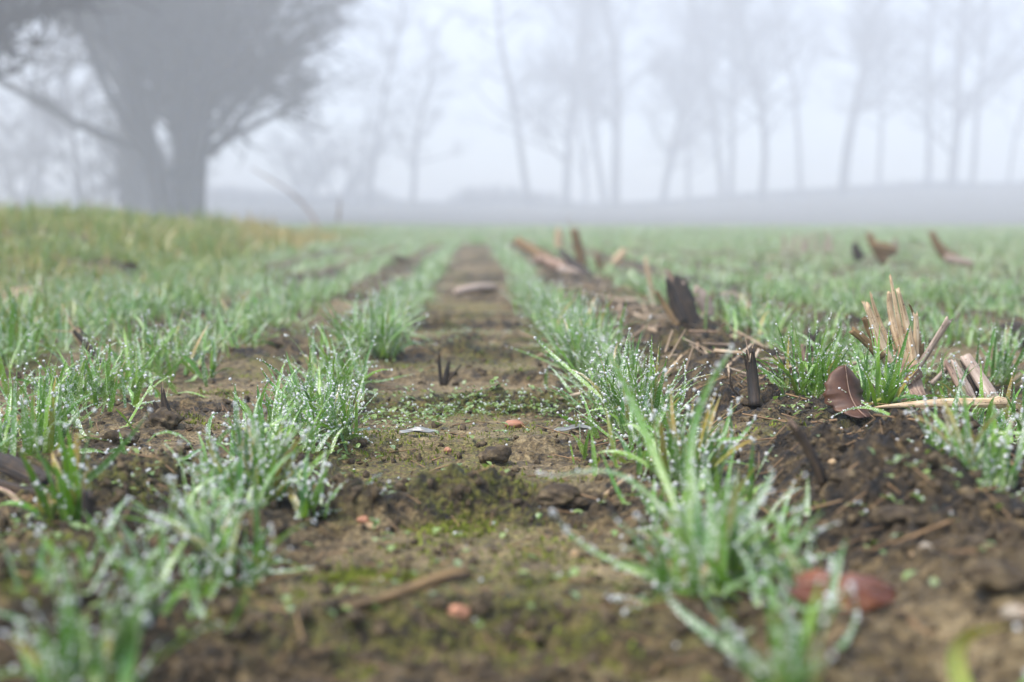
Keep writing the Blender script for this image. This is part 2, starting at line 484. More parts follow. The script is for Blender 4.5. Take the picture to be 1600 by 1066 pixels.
def sample_drops(rng, b, per_blade, rmin, rmax, tlo=0.2, tip=0.35):
    """beads sitting along the edges and the tip of each blade"""
    N, S = b['C'].shape[:2]
    n = rng.poisson(per_blade, N)
    idx = np.repeat(np.arange(N), n)
    t = tlo + (1 - tlo) * rng.random(len(idx)) ** 0.8
    s = t * (S - 1); i0 = np.minimum(s.astype(int), S - 2); fr = (s - i0)[:, None]
    def lerp(A): return A[idx, i0] * (1 - fr) + A[idx, i0 + 1] * fr
    C = lerp(b['C']); sd = lerp(b['side']); nr = lerp(b['nrm']); w = lerp(b['w'][..., None])[:, 0]
    r = rmin + (rmax - rmin) * rng.random(len(idx)) ** 4.5
    sgn = np.where(rng.random(len(idx)) < 0.5, -1, 1)
    onface = rng.random(len(idx)) < 0.35
    off = np.where(onface, rng.uniform(-0.7, 0.7, len(idx)) * w, sgn * (w + 0.35 * r))
    P = C + sd * off[:, None] + nr * (np.where(onface, 1, 0.0) * np.where(rng.random(len(idx)) < .5, -1, 1) * r * 0.75)[:, None]
    tips = np.nonzero(rng.random(N) < tip)[0]
    P2 = b['C'][tips, -1] + np.array([0, 0, -0.0003])
    r2 = rmax * (0.4 + 0.55 * rng.random(len(tips)))
    return np.concatenate([P, P2]), np.concatenate([r, r2])

# ------------------------------------------------------------------ hand-placed tufts
TUFT_GROUP = "tufts of young cereal along the sown rows"
TAKEN = []          # (x, y, radius) where the row filler leaves room
def tuft(px, py, n, hpx, wpx, seed, label, splay=0.5, dew=0.6, dry=0.05, width=0.0042, drop=5.0, rmax=0.0013, extra=(), base=None, pale=None):
    """px,py: base in the photo; hpx: height and wpx: half spread in photo pixels"""
    rng = np.random.default_rng(seed)
    g = gnd(px, py) if base is None else np.array(base)
    k = g[1] / FPX
    hgt = hpx * k; spr = wpx * k
    ncl = max(2, n // 7)
    ca = rng.uniform(0, 6.283, ncl); cr = spr * 0.5 * np.sqrt(rng.random(ncl))
    cid = rng.integers(0, ncl, n)
    bx = g[0] + cr[cid] * np.cos(ca[cid]) + rng.normal(0, 0.003, n)
    by = g[1] + 0.8 * cr[cid] * np.sin(ca[cid]) + rng.normal(0, 0.003, n)
    bz = H(bx, by)
    az = rng.uniform(0, 6.283, n)
    out = np.arctan2(by - g[1], bx - g[0])
    az = np.where(rng.random(n) < 0.5, out + rng.normal(0, 0.6, n), az)
    lean = np.abs(rng.normal(0, 0.28, n)) * (0.6 + splay)
    curl = np.abs(rng.normal(0.15, 0.55, n)) * (0.5 + splay)
    flop = rng.random(n) < 0.10 + 0.12 * splay
    curl = np.where(flop, curl + 1.1, curl); lean = np.where(flop, lean + 0.3, lean)
    L = hgt * (0.55 + 0.55 * rng.random(n))
    W = width * (0.7 + 0.6 * rng.random(n))
    dryv = np.where(rng.random(n) < dry * 2.5, rng.uniform(0.5, 1.0, n), 0.0)
    kink = np.where(rng.random(n) < 0.08, rng.uniform(0.5, 1.3, n), 0)
    b = make_blades(rng, np.stack([bx, by, bz - 0.004], 1), az, lean, curl, L, W, seg=8, dew=dew, dry=dryv, zmin=bz, kink=kink)
    parts = [b]; DP, DR = sample_drops(rng, b, drop * 1.7, 0.0004, rmax)
    DPs = [DP]; DRs = [DR]
    for e in extra:                       # signature blades: control points in the photo, each at its own distance
        eb = curve_blade(rng, *e, roots=b['C'][:, 0]); parts.append(eb)
        p, r = sample_drops(rng, eb, drop * 4, 0.0004, rmax * 0.95, 0.1, 0.5); DPs.append(p); DRs.append(r)
    V, F, A = merge(parts)
    o = mesh_obj("grass_tuft", V, [F], M['grass'], attrs={"bl": A}, origin=g)
    tag(o, label, "grass tuft", TUFT_GROUP)
    P = np.concatenate(DPs); r = np.concatenate(DRs)
    d = drops_mesh("dew", P, r, parent=o, origin=g, level=1 if g[1] > 0.9 else 2)
    tag(d, kind="stuff")
    TAKEN.append((g[0], g[1], spr * 0.5))
    return o

def curve_blade(rng, pts, W, dew=0.6, dry=0.0, seg=14, roots=None):
    """one leaf through pts = [(px, py, Y), ...]"""
    Q = np.array([at(*p) for p in pts])
    if roots is not None:
        dd = np.linalg.norm(roots - Q[0], axis=1); k0 = dd.argmin()
        if dd[k0] < 0.25: Q[0] = roots[k0]
    tt = np.linspace(0, 1, len(Q)); t = np.linspace(0, 1, seg + 1)
    deg = min(3, len(Q) - 1)
    C = np.stack([np.polyval(np.polyfit(tt, Q[:, i], deg), t) for i in range(3)], 1)
    T = np.gradient(C, axis=0); T /= np.linalg.norm(T, axis=1)[:, None]
    tocam = np.array([0, 0, CAM_H + 0.15]) - C; tocam /= np.linalg.norm(tocam, axis=1)[:, None]
    side = np.cross(T, tocam); side /= np.linalg.norm(side, axis=1)[:, None]
    ang = rng.normal(0, 0.35) + np.linspace(0, rng.normal(0, 0.5), seg + 1)
    nrm = np.cross(side, T)
    side = side * np.cos(ang)[:, None] + nrm * np.sin(ang)[:, None]; nrm = np.cross(side, T)
    w = 0.5 * W * (0.6 + 0.4 * np.minimum(1, t * 4)) * np.maximum(0.04, 1 - t ** 2.6)
    P = np.stack([C - side * w[:, None], C - nrm * (0.35 * w)[:, None], C + side * w[:, None]], 1)
    k = 3
    a = np.arange(seg)[:, None] * k + np.arange(k - 1)[None, :]
    F = np.stack([a, a + 1, a + 1 + k, a + k], -1).reshape(-1, 4)
    A = np.zeros((seg + 1, k, 4)); A[..., 0] = t[:, None]; A[..., 1] = rng.random(); A[..., 2] = dew; A[..., 3] = dry
    return dict(V=P.reshape(-1, 3), F=F, A=A.reshape(-1, 4), C=C[None], side=side[None], nrm=nrm[None], w=w[None], T=T[None], N=1)

tuft(150, 1085, 46, 225, 120, 1, "blurred pale dewy grass tuft filling the bottom left corner", 0.35, 0.6, 0.03, 0.0046, 3.5, 0.0012,
     extra=[([(110, 1060, .50), (108, 980, .50), (104, 890, .50)], .0046, .9), ([(205, 1060, .50), (215, 960, .505), (222, 885, .51)], .0050, .8),
            ([(60, 1066, .48), (40, 1020, .48), (28, 970, .48)], .0045, .2)])
tuft(1085, 915, 52, 215, 150, 2, "big splayed grass tuft in the right-hand row, its long leaves reaching over bare soil", 0.75, 0.55, 0.06, 0.0048, 5.5, 0.0012,
     extra=[([(985, 925, .62), (925, 860, .61), (862, 793, .60)], .0042, .55), ([(1080, 800, .66), (985, 750, .66), (905, 738, .66), (842, 738, .66)], .0042, .75),
            ([(1120, 930, .62), (1220, 850, .61), (1315, 815, .60)], .0044, .85), ([(1060, 930, .60), (1150, 905, .59), (1240, 880, .585), (1300, 868, .58)], .0040, .3),
            ([(1100, 900, .62), (1010, 935, .59), (945, 930, .57)], .0045, .7), ([(1110, 860, .64), (1185, 780, .64), (1205, 730, .64)], .0048, .8),
            ([(1050, 830, .66), (1080, 690, .66), (1115, 590, .66), (1143, 540, .66)], .0042, .35), ([(1050, 820, .66), (1010, 680, .66), (965, 580, .67), (935, 520, .68)], .0040, .3)])
tuft(1225, 1095, 30, 215, 95, 3, "out of focus green grass tuft at the bottom edge below the red leaf", 0.35, 0.55, 0.03, 0.0048, 3.5, 0.0012,
     extra=[([(1325, 1066, .50), (1328, 990, .50), (1328, 912, .50)], .0044, .7), ([(1160, 1066, .50), (1100, 985, .52), (1030, 915, .54)], .0046, .85),
            ([(1255, 1066, .50), (1245, 1000, .50), (1225, 940, .50)], .0050, .3)])
tuft(1560, 1120, 5, 150, 60, 4, "blurred olive grass blades at the bottom right corner", 0.6, 0.3, 0.3, 0.006, 1.0, 0.0015,
     extra=[([(1440, 1075, .47), (1500, 1010, .47), (1590, 980, .48)], .0075, .05, .7)])
tuft(345, 905, 44, 175, 100, 5, "sprawling dewy grass tuft with a drooping leaf tip, left of the wooden stick", 0.95, 0.8, 0.06, 0.0044, 5.5, 0.0012,
     extra=[([(400, 950, .60), (412, 890, .60), (424, 820, .60)], .0044, .4, .5), ([(380, 940, .60), (398, 968, .585), (412, 1003, .57)], .0048, .95),
            ([(330, 930, .60), (390, 905, .60), (455, 855, .60)], .0038, .8), ([(270, 960, .57), (330, 972, .56), (375, 975, .555)], .0040, .8)])
tuft(505, 800, 16, 130, 80, 6, "sparse grass tuft with bead-like drops standing alone on bare soil", 0.6, 0.5, 0.05, 0.0036, 7, 0.0012,
     extra=[([(505, 795, .80), (545, 770, .79), (600, 735, .78)], .0034, .7), ([(505, 790, .80), (560, 800, .78), (608, 752, .77)], .0030, .5), ([(500, 790, .8), (450, 835, .74), (555, 830, .70)][:2], .004, .6)])
tuft(395, 790, 52, 165, 78, 7, "tall leaning grass tuft with brown-tipped leaves in the left-hand row", 0.55, 0.65, 0.12, 0.0044, 6, 0.0012,
     extra=[([(370, 790, .80), (342, 730, .80), (322, 668, .80)], .0046, .4, .6), ([(400, 790, .8), (330, 745, .78), (275, 712, .76)], .0040, .8)])
tuft(525, 690, 56, 120, 62, 8, "frosty looking grass tuft in focus, beside the chickweed patch", 0.6, 0.75, 0.04, 0.0038, 7, 0.0011,
     extra=[([(495, 650, 1.08), (455, 600, 1.08), (402, 560, 1.08)], .0032, .6), ([(480, 650, 1.1), (440, 615, 1.1), (408, 575, 1.1)], .0036, .15)])
tuft(120, 790, 28, 160, 90, 9, "deep green grass tuft with one orange leaf, by the brown stalk pile", 0.45, 0.15, 0.08, 0.0050, 2, 0.0014,
     extra=[([(132, 830, .74), (128, 780, .74), (135, 732, .74)], .0046, .0, 1.0), ([(120, 760, .76), (170, 720, .76), (235, 640, .76)], .0040, .4)])
tuft(45, 720, 44, 150, 95, 10, "thick dewy grass clump at the left edge above the brown stalk pile", 0.6, 0.55, 0.04, 0.0044, 5, 0.0013)
tuft(115, 640, 40, 120, 90, 11, "grass clump with flat-lying leaves under the leaning black stalk", 0.75, 0.45, 0.03, 0.0040, 5, 0.0011,
     extra=[([(120, 640, 1.2), (190, 600, 1.2), (250, 545, 1.22)], .0042, .4), ([(130, 630, 1.2), (190, 632, 1.18), (250, 626, 1.17)], .0038, .9)])
tuft(325, 595, 7, 70, 22, 12, "lone small grass tuft with two broad leaves on moss", 0.2, 0.35, 0.0, 0.0052, 3, 0.0010)
tuft(232, 585, 26, 110, 70, 13, "upright grass tuft in the second row on the left", 0.4, 0.45, 0.03, 0.0038, 5, 0.0010)
tuft(30, 545, 26, 110, 45, 14, "dark green spiky grass tuft at the left edge below the pink leaf", 0.45, 0.3, 0.03, 0.0040, 3, 0.0011)
tuft(1000, 665, 80, 145, 75, 15, "sharp dewy grass tuft in the right-hand row, covered in white beads", 0.5, 0.75, 0.04, 0.0036, 8, 0.0011,
     extra=[([(900, 600, 1.2), (870, 560, 1.2), (836, 528, 1.2)], .0034, .9), ([(985, 640, 1.1), (975, 570, 1.12), (985, 512, 1.12)], .0034, .9),
            ([(1020, 690, 1.02), (1060, 640, 1.03), (1068, 560, 1.05)], .0028, .9)])
tuft(1065, 760, 50, 170, 70, 16, "upright green grass tuft behind the big splayed tuft", 0.45, 0.5, 0.12, 0.0044, 5, 0.0014,
     extra=[([(1130, 760, .84), (1140, 700, .84), (1138, 640, .84)], .0036, .8), ([(1110, 720, .85), (1150, 690, .84), (1180, 650, .84)], .0034, .8)])
tuft(915, 580, 60, 115, 60, 17, "dewy grass tuft in the right-hand row where the row narrows", 0.55, 0.7, 0.03, 0.0036, 7, 0.0010)
tuft(1368, 640, 36, 150, 50, 18, "lush grass tuft with arching leaves left of the split maize stalk", 0.65, 0.4, 0.03, 0.0042, 5, 0.0011,
     extra=[([(1400, 690, 1.10), (1370, 600, 1.12), (1262, 548, 1.14)], .0042, .85), ([(1460, 700, 1.08), (1420, 620, 1.1), (1370, 535, 1.14)], .0042, .3),
            ([(1410, 640, 1.1), (1392, 560, 1.12), (1386, 520, 1.12)], .0048, .1)])
tuft(1475, 715, 24, 110, 60, 19, "grass tuft in front of the maize stalk foot, under the lying straw", 0.5, 0.4, 0.05, 0.0042, 5, 0.0011,
     extra=[([(1460, 720, 1.0), (1440, 690, 1.0), (1380, 702, .98)], .0038, .9), ([(1420, 668, 1.0), (1365, 640, 1.0), (1311, 606, 1.0)], .0020, .9), ([(1440, 690, 1.0), (1370, 640, .99), (1300, 652, .98)], .0026, .7)])
tuft(1545, 760, 36, 160, 80, 20, "dewy grass tuft at the right edge with one orange-tipped leaf", 0.6, 0.65, 0.06, 0.0046, 5, 0.0014,
     extra=[([(1530, 740, .92), (1505, 690, .92), (1478, 625, .92)], .0044, .2, .9)])
tuft(1555, 600, 32, 110, 70, 21, "grass clump behind the broken pale stalks at the right edge", 0.55, 0.6, 0.03, 0.0038, 6, 0.0010)
tuft(1262, 606, 84, 125, 90, 22, "thin grass tuft behind the black stub in the soil mound", 0.55, 0.4, 0.05, 0.0036, 5, 0.0010)
tuft(600, 560, 60, 105, 60, 23, "dense dewy grass tuft left of the three black stubs", 0.6, 0.75, 0.03, 0.0036, 7, 0.0010)
tuft(205, 720, 8, 60, 55, 24, "flat low grass leaves lying beside the dark soil lump", 1.3, 0.5, 0.05, 0.0042, 3, 0.0012)

# ------------------------------------------------------------------ sown rows and verge (nobody could count these blades)
def keep_clear(x, y):
    k = np.ones(len(x), bool)
    for tx, ty, tr in TAKEN:
        k &= ((x - tx) ** 2 + (y - ty) ** 2) > tr * tr
    return k

def in_view(x, y):
    return np.abs(x - 0.0248 * y) < 0.40 * y + 0.9

def row_blades(rng, rows, ylo, yhi, dens, Lm, W, seg, across, dew, jit, dry=0.04, splay=0.6, gap=0.0, clear=False):
    xs, ys = [], []
    for xr in rows:
        n = int((yhi - ylo) * dens)
        y = rng.uniform(ylo, yhi, n)
        # gather into plants
        y = np.round(y / 0.022) * 0.022 + rng.normal(0, 0.005, n)
        wob = 0.018 * vnoise(y * 1.3, y * 0 + xr * 11, 3)
        x = xr + wob + rng.normal(0, jit, n)
        keep = (vnoise(y * 3.2, y * 0 + xr * 7.7, 8) + 0.5) > gap
        xs.append(x[keep]); ys.append(y[keep])
    x = np.concatenate(xs); y = np.concatenate(ys)
    k = in_view(x, y)
    if clear: k &= keep_clear(x, y)
    x, y = x[k], y[k]; n = len(x)
    z = H(x, y)
    patch = 0.75 + 0.5 * (vnoise(x * 2.5, y * 1.2, 15) + 0.5)
    lean = np.abs(rng.normal(0, 0.33, n)) * (0.6 + splay)
    curl = np.abs(rng.normal(0.1, 0.55, n)) * (0.5 + splay)
    L = Lm * patch * (0.5 + 0.65 * rng.random(n))
    Wd = W * (0.7 + 0.6 * rng.random(n))
    dryv = np.where(rng.random(n) < dry, rng.uniform(0.4, 1, n), 0)
    flop = rng.random(n) < 0.12
    curl = np.where(flop, curl + 1.0, curl)
    return make_blades(rng, np.stack([x, y, z - 0.004], 1), rng.uniform(0, 6.283, n), lean, curl, L, Wd, seg, across, dew, dryv, zmin=z)

for _px, _py, _rad in ((1425, 690, .040), (1325, 660, .045), (1415, 640, .035), (1500, 640, .035)):
    _g = gnd(_px, _py); TAKEN.append((_g[0], _g[1], _rad))
rng = np.random.default_rng(77)
near_rows = [-0.135, 0.118, -0.33, 0.385, -0.53]
nr0 = row_blades(rng, [-0.135, 0.118], 0.52, 0.95, 420, 0.052, 0.0040, 6, 3, 0.8, 0.018, clear=True, gap=0.12, splay=0.9)
nr1 = row_blades(rng, [-0.135, 0.118], 0.95, 3.2, 540, 0.058, 0.0037, 6, 3, 0.95, 0.017, clear=True, gap=0.08, splay=0.95)
nr2 = row_blades(rng, [-0.33, 0.385], 0.85, 3.2, 400, 0.058, 0.0040, 6, 3, 0.85, 0.032, clear=True, gap=0.30, splay=0.9)
nr3 = row_blades(rng, [-0.53, -0.72, 0.64, 0.89, 1.14], 1.2, 3.4, 440, 0.056, 0.0042, 6, 3, 0.95, 0.030, gap=0.22, splay=0.95)
V, F, A = merge([nr0, nr1, nr2, nr3])
o = mesh_obj("sown_grass", V, [F], M['grass'], attrs={"bl": A}); tag(o, kind="stuff")
dp, dr = zip(*[sample_drops(rng, b, k, 0.0003, 0.0014) for b, k in ((nr0, 5), (nr1, 6.5), (nr2, 5.0), (nr3, 3.5))])
o = drops_mesh("dew", np.concatenate(dp), np.concatenate(dr), level=0); tag(o, kind="stuff")

mr = [row_blades(rng, [-0.135, 0.118], 3.0, 9, 270, 0.054, 0.0044, 4, 2, 1.0, 0.016, splay=0.9),
      row_blades(rng, [-0.33, -0.53, -0.72], 3.2, 9, 230, 0.052, 0.0046, 4, 2, 1.0, 0.022, gap=0.25, dry=0.10, splay=0.9),
      row_blades(rng, [0.385 + 0.25 * k for k in range(16)], 3.0, 9, 230, 0.047, 0.0048, 4, 2, 1.0, 0.028, gap=0.25, dry=0.12, splay=0.9)]
fr = [row_blades(rng, [-7 + 0.25 * k for k in range(64)], 9, 16, 150, 0.055, 0.010, 3, 2, 0.9, 0.05, gap=0.2, dry=0.12),
      row_blades(rng, [-16 + 0.3 * k for k in range(125)], 16, 42, 36, 0.07, 0.026, 3, 2, 0.85, 0.06, gap=0.15, dry=0.12)]
V, F, A = merge(mr + fr)
o = mesh_obj("field_grass", V, [F], M['field'], attrs={"bl": A}); tag(o, kind="stuff")
dp, dr = sample_drops(rng, mr[0], 1.6, 0.0006, 0.0016)
dp2, dr2 = sample_drops(rng, mr[1], 1.0, 0.0006, 0.0016)
o = drops_mesh("dew", np.concatenate([dp, dp2]), np.concatenate([dr, dr2]), level=0); tag(o, kind="stuff")

def verge():
    rng = np.random.default_rng(5)
    out = []
    # lush dewy strip between the rows and the bank
    for (n, ylo, yhi, xa, xb, Lm, W, dew, dry, seg) in (
            (14000, 1.5, 4.2, -2.6, -0.55, 0.075, 0.0040, 0.55, 0.10, 5),
            (30000, 3.2, 7.0, -4.0, -0.75, 0.095, 0.0060, 0.35, 0.80, 4),
            (24000, 6.0, 11.5, -6.0, -0.85, 0.095, 0.0085, 0.30, 0.80, 4)):
        y = ylo + (yhi - ylo) * rng.random(n); x = xa + (xb - xa) * rng.random(n)
        k = in_view(x, y); x, y = x[k], y[k]
        k = (vnoise(x * 3, y * 2.2, 33) + 0.5 * vnoise(x * 9, y * 7, 34)) > -0.30 + 0.25 * sstep(-1.1, -0.6, x)
        x, y = x[k], y[k]; n = len(x); z = H(x, y)
        pat = vnoise(x * 1.9, y * 1.2, 37) + 0.5
        L = Lm * (0.45 + 0.8 * rng.random(n)) * (0.45 + 1.1 * pat ** 1.3)
        bp = sstep(-0.05, 0.2, vnoise(x * 1.3 + 5, y * 0.8, 39)); dr = np.where(rng.random(n) < dry * (0.35 + 1.9 * bp), rng.uniform(0.5, 1.4, n), 0)
        out.append(make_blades(rng, np.stack([x, y, z - 0.004], 1), rng.uniform(0, 6.283, n), np.abs(rng.normal(0, 0.55, n)), np.abs(rng.normal(0.3, 0.8, n)), L,
                               W * (0.6 + 0.7 * rng.random(n)), seg, 2, dew, dr, zmin=z))
    V, F, A = merge(out)
    o = mesh_obj("verge_grass", V, [F], M['verge'], attrs={"bl": A}); tag(o, kind="stuff")
    dp, dr = sample_drops(rng, out[0], 1.0, 0.0005, 0.0014)
    o = drops_mesh("dew", dp, dr, level=0); tag(o, kind="stuff")
verge()

# ------------------------------------------------------------------ ground cover: moss, chickweed, needles, crumbs
def moss():
    rng = np.random.default_rng(9)
    n = 120000
    y = 0.42 * (3.6 / 0.42) ** rng.random(n); x = rng.uniform(-1, 1, n) * (0.38 * y + 0.1) + 0.02 * y
    z, cl, ms = ground_parts(x, y)
    p = ms * sstep(0.1, 0.5, vnoise(x * 26, y * 22, 140) + 0.25 + 0.5 * vnoise(x * 80, y * 80, 141))
    k = rng.random(n) < p * 0.9
    # a few bright cushions seen on the track
    cx = []
    for (px, py, rad, m) in ((560, 905, .016, 420), (590, 905, .014, 380), (700, 790, .016, 300), (730, 785, .012, 240), (345, 615, .018, 260), (300, 655, .014, 220), (640, 690, .03, 320), (215, 728, .012, 220), (1230, 815, .014, 300), (780, 760, .02, 160), (880, 1040, .02, 200), (1370, 500, .02, 200)):
        g = gnd(px, py); a = rng.uniform(0, 6.283, m); r = rad * np.sqrt(rng.random(m)) * 1.6
        cx.append(np.stack([g[0] + r * np.cos(a), g[1] + 0.8 * r * np.sin(a)], 1))
    cxy = np.concatenate(cx)
    x = np.concatenate([x[k], cxy[:, 0]]); y = np.concatenate([y[k], cxy[:, 1]])
    n = len(x); z = H(x, y)
    b = make_blades(rng, np.stack([x, y, z - 0.001], 1), rng.uniform(0, 6.283, n), np.abs(rng.normal(0, 0.6, n)), rng.normal(0.2, 0.5, n), rng.uniform(0.002, 0.0055, n), rng.uniform(0.0008, 0.0018, n), 2, 2)
    o = mesh_obj("moss", b['V'], [b['F']], M['moss']); tag(o, kind="stuff")
moss()

def leaflets(rng, P, az, tilt, L, W, rows=4):
    """small oval leaves: fan of quads"""
    t = np.linspace(0, 1, rows + 1)
    w = np.sin(np.pi * np.clip(t * 0.94 + 0.04, 0, 1)) ** 0.8
    N = len(P)
    d = np.stack([np.cos(az) * np.cos(tilt), np.sin(az) * np.cos(tilt), np.sin(tilt)], 1)
    s = np.stack([-np.sin(az), np.cos(az), np.zeros(N)], 1); nrm = np.cross(d, s)
    C = P[:, None] + d[:, None] * (L[:, None] * t[None])[..., None] - nrm[:, None] * (0.25 * L[:, None] * (t ** 2)[None])[..., None]
    ww = (W[:, None] * w[None] * 0.5)[..., None]
    Q = np.stack([C - s[:, None] * ww + nrm[:, None] * ww * .4, C, C + s[:, None] * ww + nrm[:, None] * ww * .4], 2)
    a = np.arange(rows)[:, None] * 3 + np.arange(2)[None]
    q = np.stack([a, a + 1, a + 4, a + 3], -1).reshape(-1, 4)
    F = (np.arange(N)[:, None, None] * (3 * (rows + 1)) + q[None]).reshape(-1, 4)
    A = np.zeros((N, rows + 1, 3, 4)); A[..., 0] = 0.3 + 0.6 * t[None, :, None]; A[..., 1] = rng.random(N)[:, None, None]; A[..., 2] = (rng.random(N) * 0.7)[:, None, None]
    return dict(V=Q.reshape(-1, 3), F=F, A=A.reshape(-1, 4))

def weeds():
    rng = np.random.default_rng(12)
    spots = [(620, 640, .030, 70), (650, 655, .03, 60), (690, 645, .03, 60), (745, 645, .035, 90), (760, 640, .02, 50), (800, 640, .03, 60), (850, 640, .03, 60), (895, 645, .03, 60), (610, 670, .025, 45),
             (730, 525, .05, 60), (700, 530, .04, 40), (560, 660, .03, 40), (480, 520, .07, 90), (440, 525, .07, 90), (60, 830, .025, 26), (95, 810, .022, 24), (250, 770, .025, 22), (300, 770, .03, 24), (200, 640, .03, 24),
             (560, 690, .03, 30), (1130, 560, .03, 30), (1260, 640, .03, 40), (1230, 620, .03, 40), (1480, 690, .03, 30), (1510, 770, .03, 30), (1410, 770, .022, 22), (590, 845, .006, 8), (785, 690, .006, 8), (450, 700, .03, 30), (540, 720, .02, 24), (680, 660, .03, 40), (720, 655, .03, 40)]
    Ps = []
    for px, py, r, m in spots:
        m = int(m * 0.8)
        g = gnd(px, py); a = rng.uniform(0, 6.283, m); q = r * np.sqrt(rng.random(m))
        x = g[0] + q * np.cos(a) * 1.2; y = g[1] + q * np.sin(a)
        Ps.append(np.stack([x, y, H(x, y) + rng.uniform(0.000, 0.009, m)], 1))
    n2 = 900
    y = 0.55 * (3.0 / 0.55) ** rng.random(n2); x = rng.uniform(-1, 1, n2) * 0.4 * y
    Ps.append(np.stack([x, y, H(x, y) + rng.uniform(0, 0.004, n2)], 1))
    P = np.concatenate(Ps); n = len(P)
    b = leaflets(rng, P, rng.uniform(0, 6.283, n), rng.normal(0.25, 0.35, n), rng.uniform(0.003, 0.0075, n), rng.uniform(0.0025, 0.0048, n))
    o = mesh_obj("chickweed", b['V'], [b['F']], M['weed'], attrs={"bl": b['A']}); tag(o, kind="stuff")
    k = rng.random(n) < 0.4
    o = drops_mesh("dew", P[k] + np.array([0, 0, 0.0018]), rng.uniform(0.0004, 0.0011, k.sum()), level=0); tag(o, kind="stuff")
weeds()

def prisms(P0, P1, R0, R1, sides=3, rng=None):
    d = P1 - P0; L = np.linalg.norm(d, axis=1)[:, None]; d = d / np.maximum(L, 1e-9)
    ref = np.where(np.abs(d[:, 2:3]) < 0.9, np.array([[0, 0, 1.0]]), np.array([[1.0, 0, 0]]))
    u = np.cross(d, ref); u /= np.linalg.norm(u, axis=1)[:, None]; v = np.cross(d, u)
    an = np.arange(sides) / sides * 2 * np.pi
    ring = u[:, None] * np.cos(an)[None, :, None] + v[:, None] * np.sin(an)[None, :, None]
    V = np.concatenate([P0[:, None] + ring * R0[:, None, None], P1[:, None] + ring * R1[:, None, None]], 1)
    i = np.arange(sides); j = (i + 1) % sides
    q = np.stack([i, j, j + sides, i + sides], 1)
    F = (np.arange(len(P0))[:, None, None] * 2 * sides + q[None]).reshape(-1, 4)
    return V.reshape(-1, 3), F

def litter():
    rng = np.random.default_rng(14)
    n = 900
    y = 0.5 * (2.6 / 0.5) ** rng.random(n); x = rng.uniform(-1, 1, n) * 0.4 * y
    c = gnd(1120, 640); m = 60
    x = np.concatenate([x, c[0] + rng.normal(0, .05, m)]); y = np.concatenate([y, c[1] + rng.normal(0, .1, m)]); n += m
    a = rng.uniform(0, 6.283, n); L = rng.uniform(0.004, 0.022, n)
    x2 = x + L * np.cos(a); y2 = y + L * np.sin(a)
    P0 = np.stack([x, y, H(x, y) + .001], 1); P1 = np.stack([x2, y2, H(x2, y2) + rng.uniform(.0005, .006, n)], 1)
    r = rng.uniform(.0002, .0007, n)
    n3 = 170
    y = 0.62 * (4.0 / 0.62) ** rng.random(n3); x = 0.27 + 0.10 * rng.normal(0, 1, n3)
    a = rng.uniform(0, 6.283, n3); L = rng.uniform(0.015, 0.055, n3)
    x2 = x + L * np.cos(a); y2 = y + L * np.sin(a)
    P0 = np.concatenate([P0, np.stack([x, y, H(x, y) + .002], 1)]); P1 = np.concatenate([P1, np.stack([x2, y2, H(x2, y2) + rng.uniform(.001, .012, n3)], 1)])
    r = np.concatenate([r, rng.uniform(.0003, .0011, n3)])
    V, F = prisms(P0, P1, r, r * .5, 4)
    o = mesh_obj("plant_litter", V, [F], M['needle']); tag(o, kind="stuff")
    n = 260
    y = 1.2 * (6.0 / 1.2) ** rng.random(n); x = 0.24 + 0.09 * rng.normal(0, 1, n)
    a = rng.uniform(0, 6.283, n); L = rng.uniform(0.015, 0.06, n)
    P0 = np.stack([x, y, H(x, y) + .003], 1); x2 = x + L * np.cos(a); y2 = y + L * np.sin(a)
    P1 = np.stack([x2, y2, H(x2, y2) + rng.uniform(.002, .022, n)], 1); r = rng.uniform(.0008, .0028, n)
    V, F = prisms(P0, P1, r, r * .6, 5)
    o = mesh_obj("straw_litter", V, [F], M['chaff']); tag(o, kind="stuff")
    # loose crumbs of soil
    n = 17000
    y = 0.42 * (2.6 / 0.42) ** rng.random(n); x = rng.uniform(-1, 1, n) * 0.4 * y + .02 * y
    z, cl, ms = ground_parts(x, y)
    k = rng.random(n) < 0.1 + 0.8 * cl; x, y, z = x[k], y[k], z[k]; n = len(x)
    iv, jf = ICO1
    r = 0.0009 + 0.0030 * rng.random(n) ** 3
    jit = 1 + rng.normal(0, 0.24, (n, len(iv), 1))
    sc = rng.uniform(0.6, 1.2, (n, 1, 3))
    V = (np.stack([x, y, z + r * .25], 1)[:, None] + r[:, None, None] * iv[None] * jit * sc).reshape(-1, 3)
    F = (np.arange(n)[:, None, None] * len(iv) + jf[None]).reshape(-1, 3)
    o = mesh_obj("soil_crumbs", V, [F], M['clod'], smooth=False); tag(o, kind="stuff")
litter()

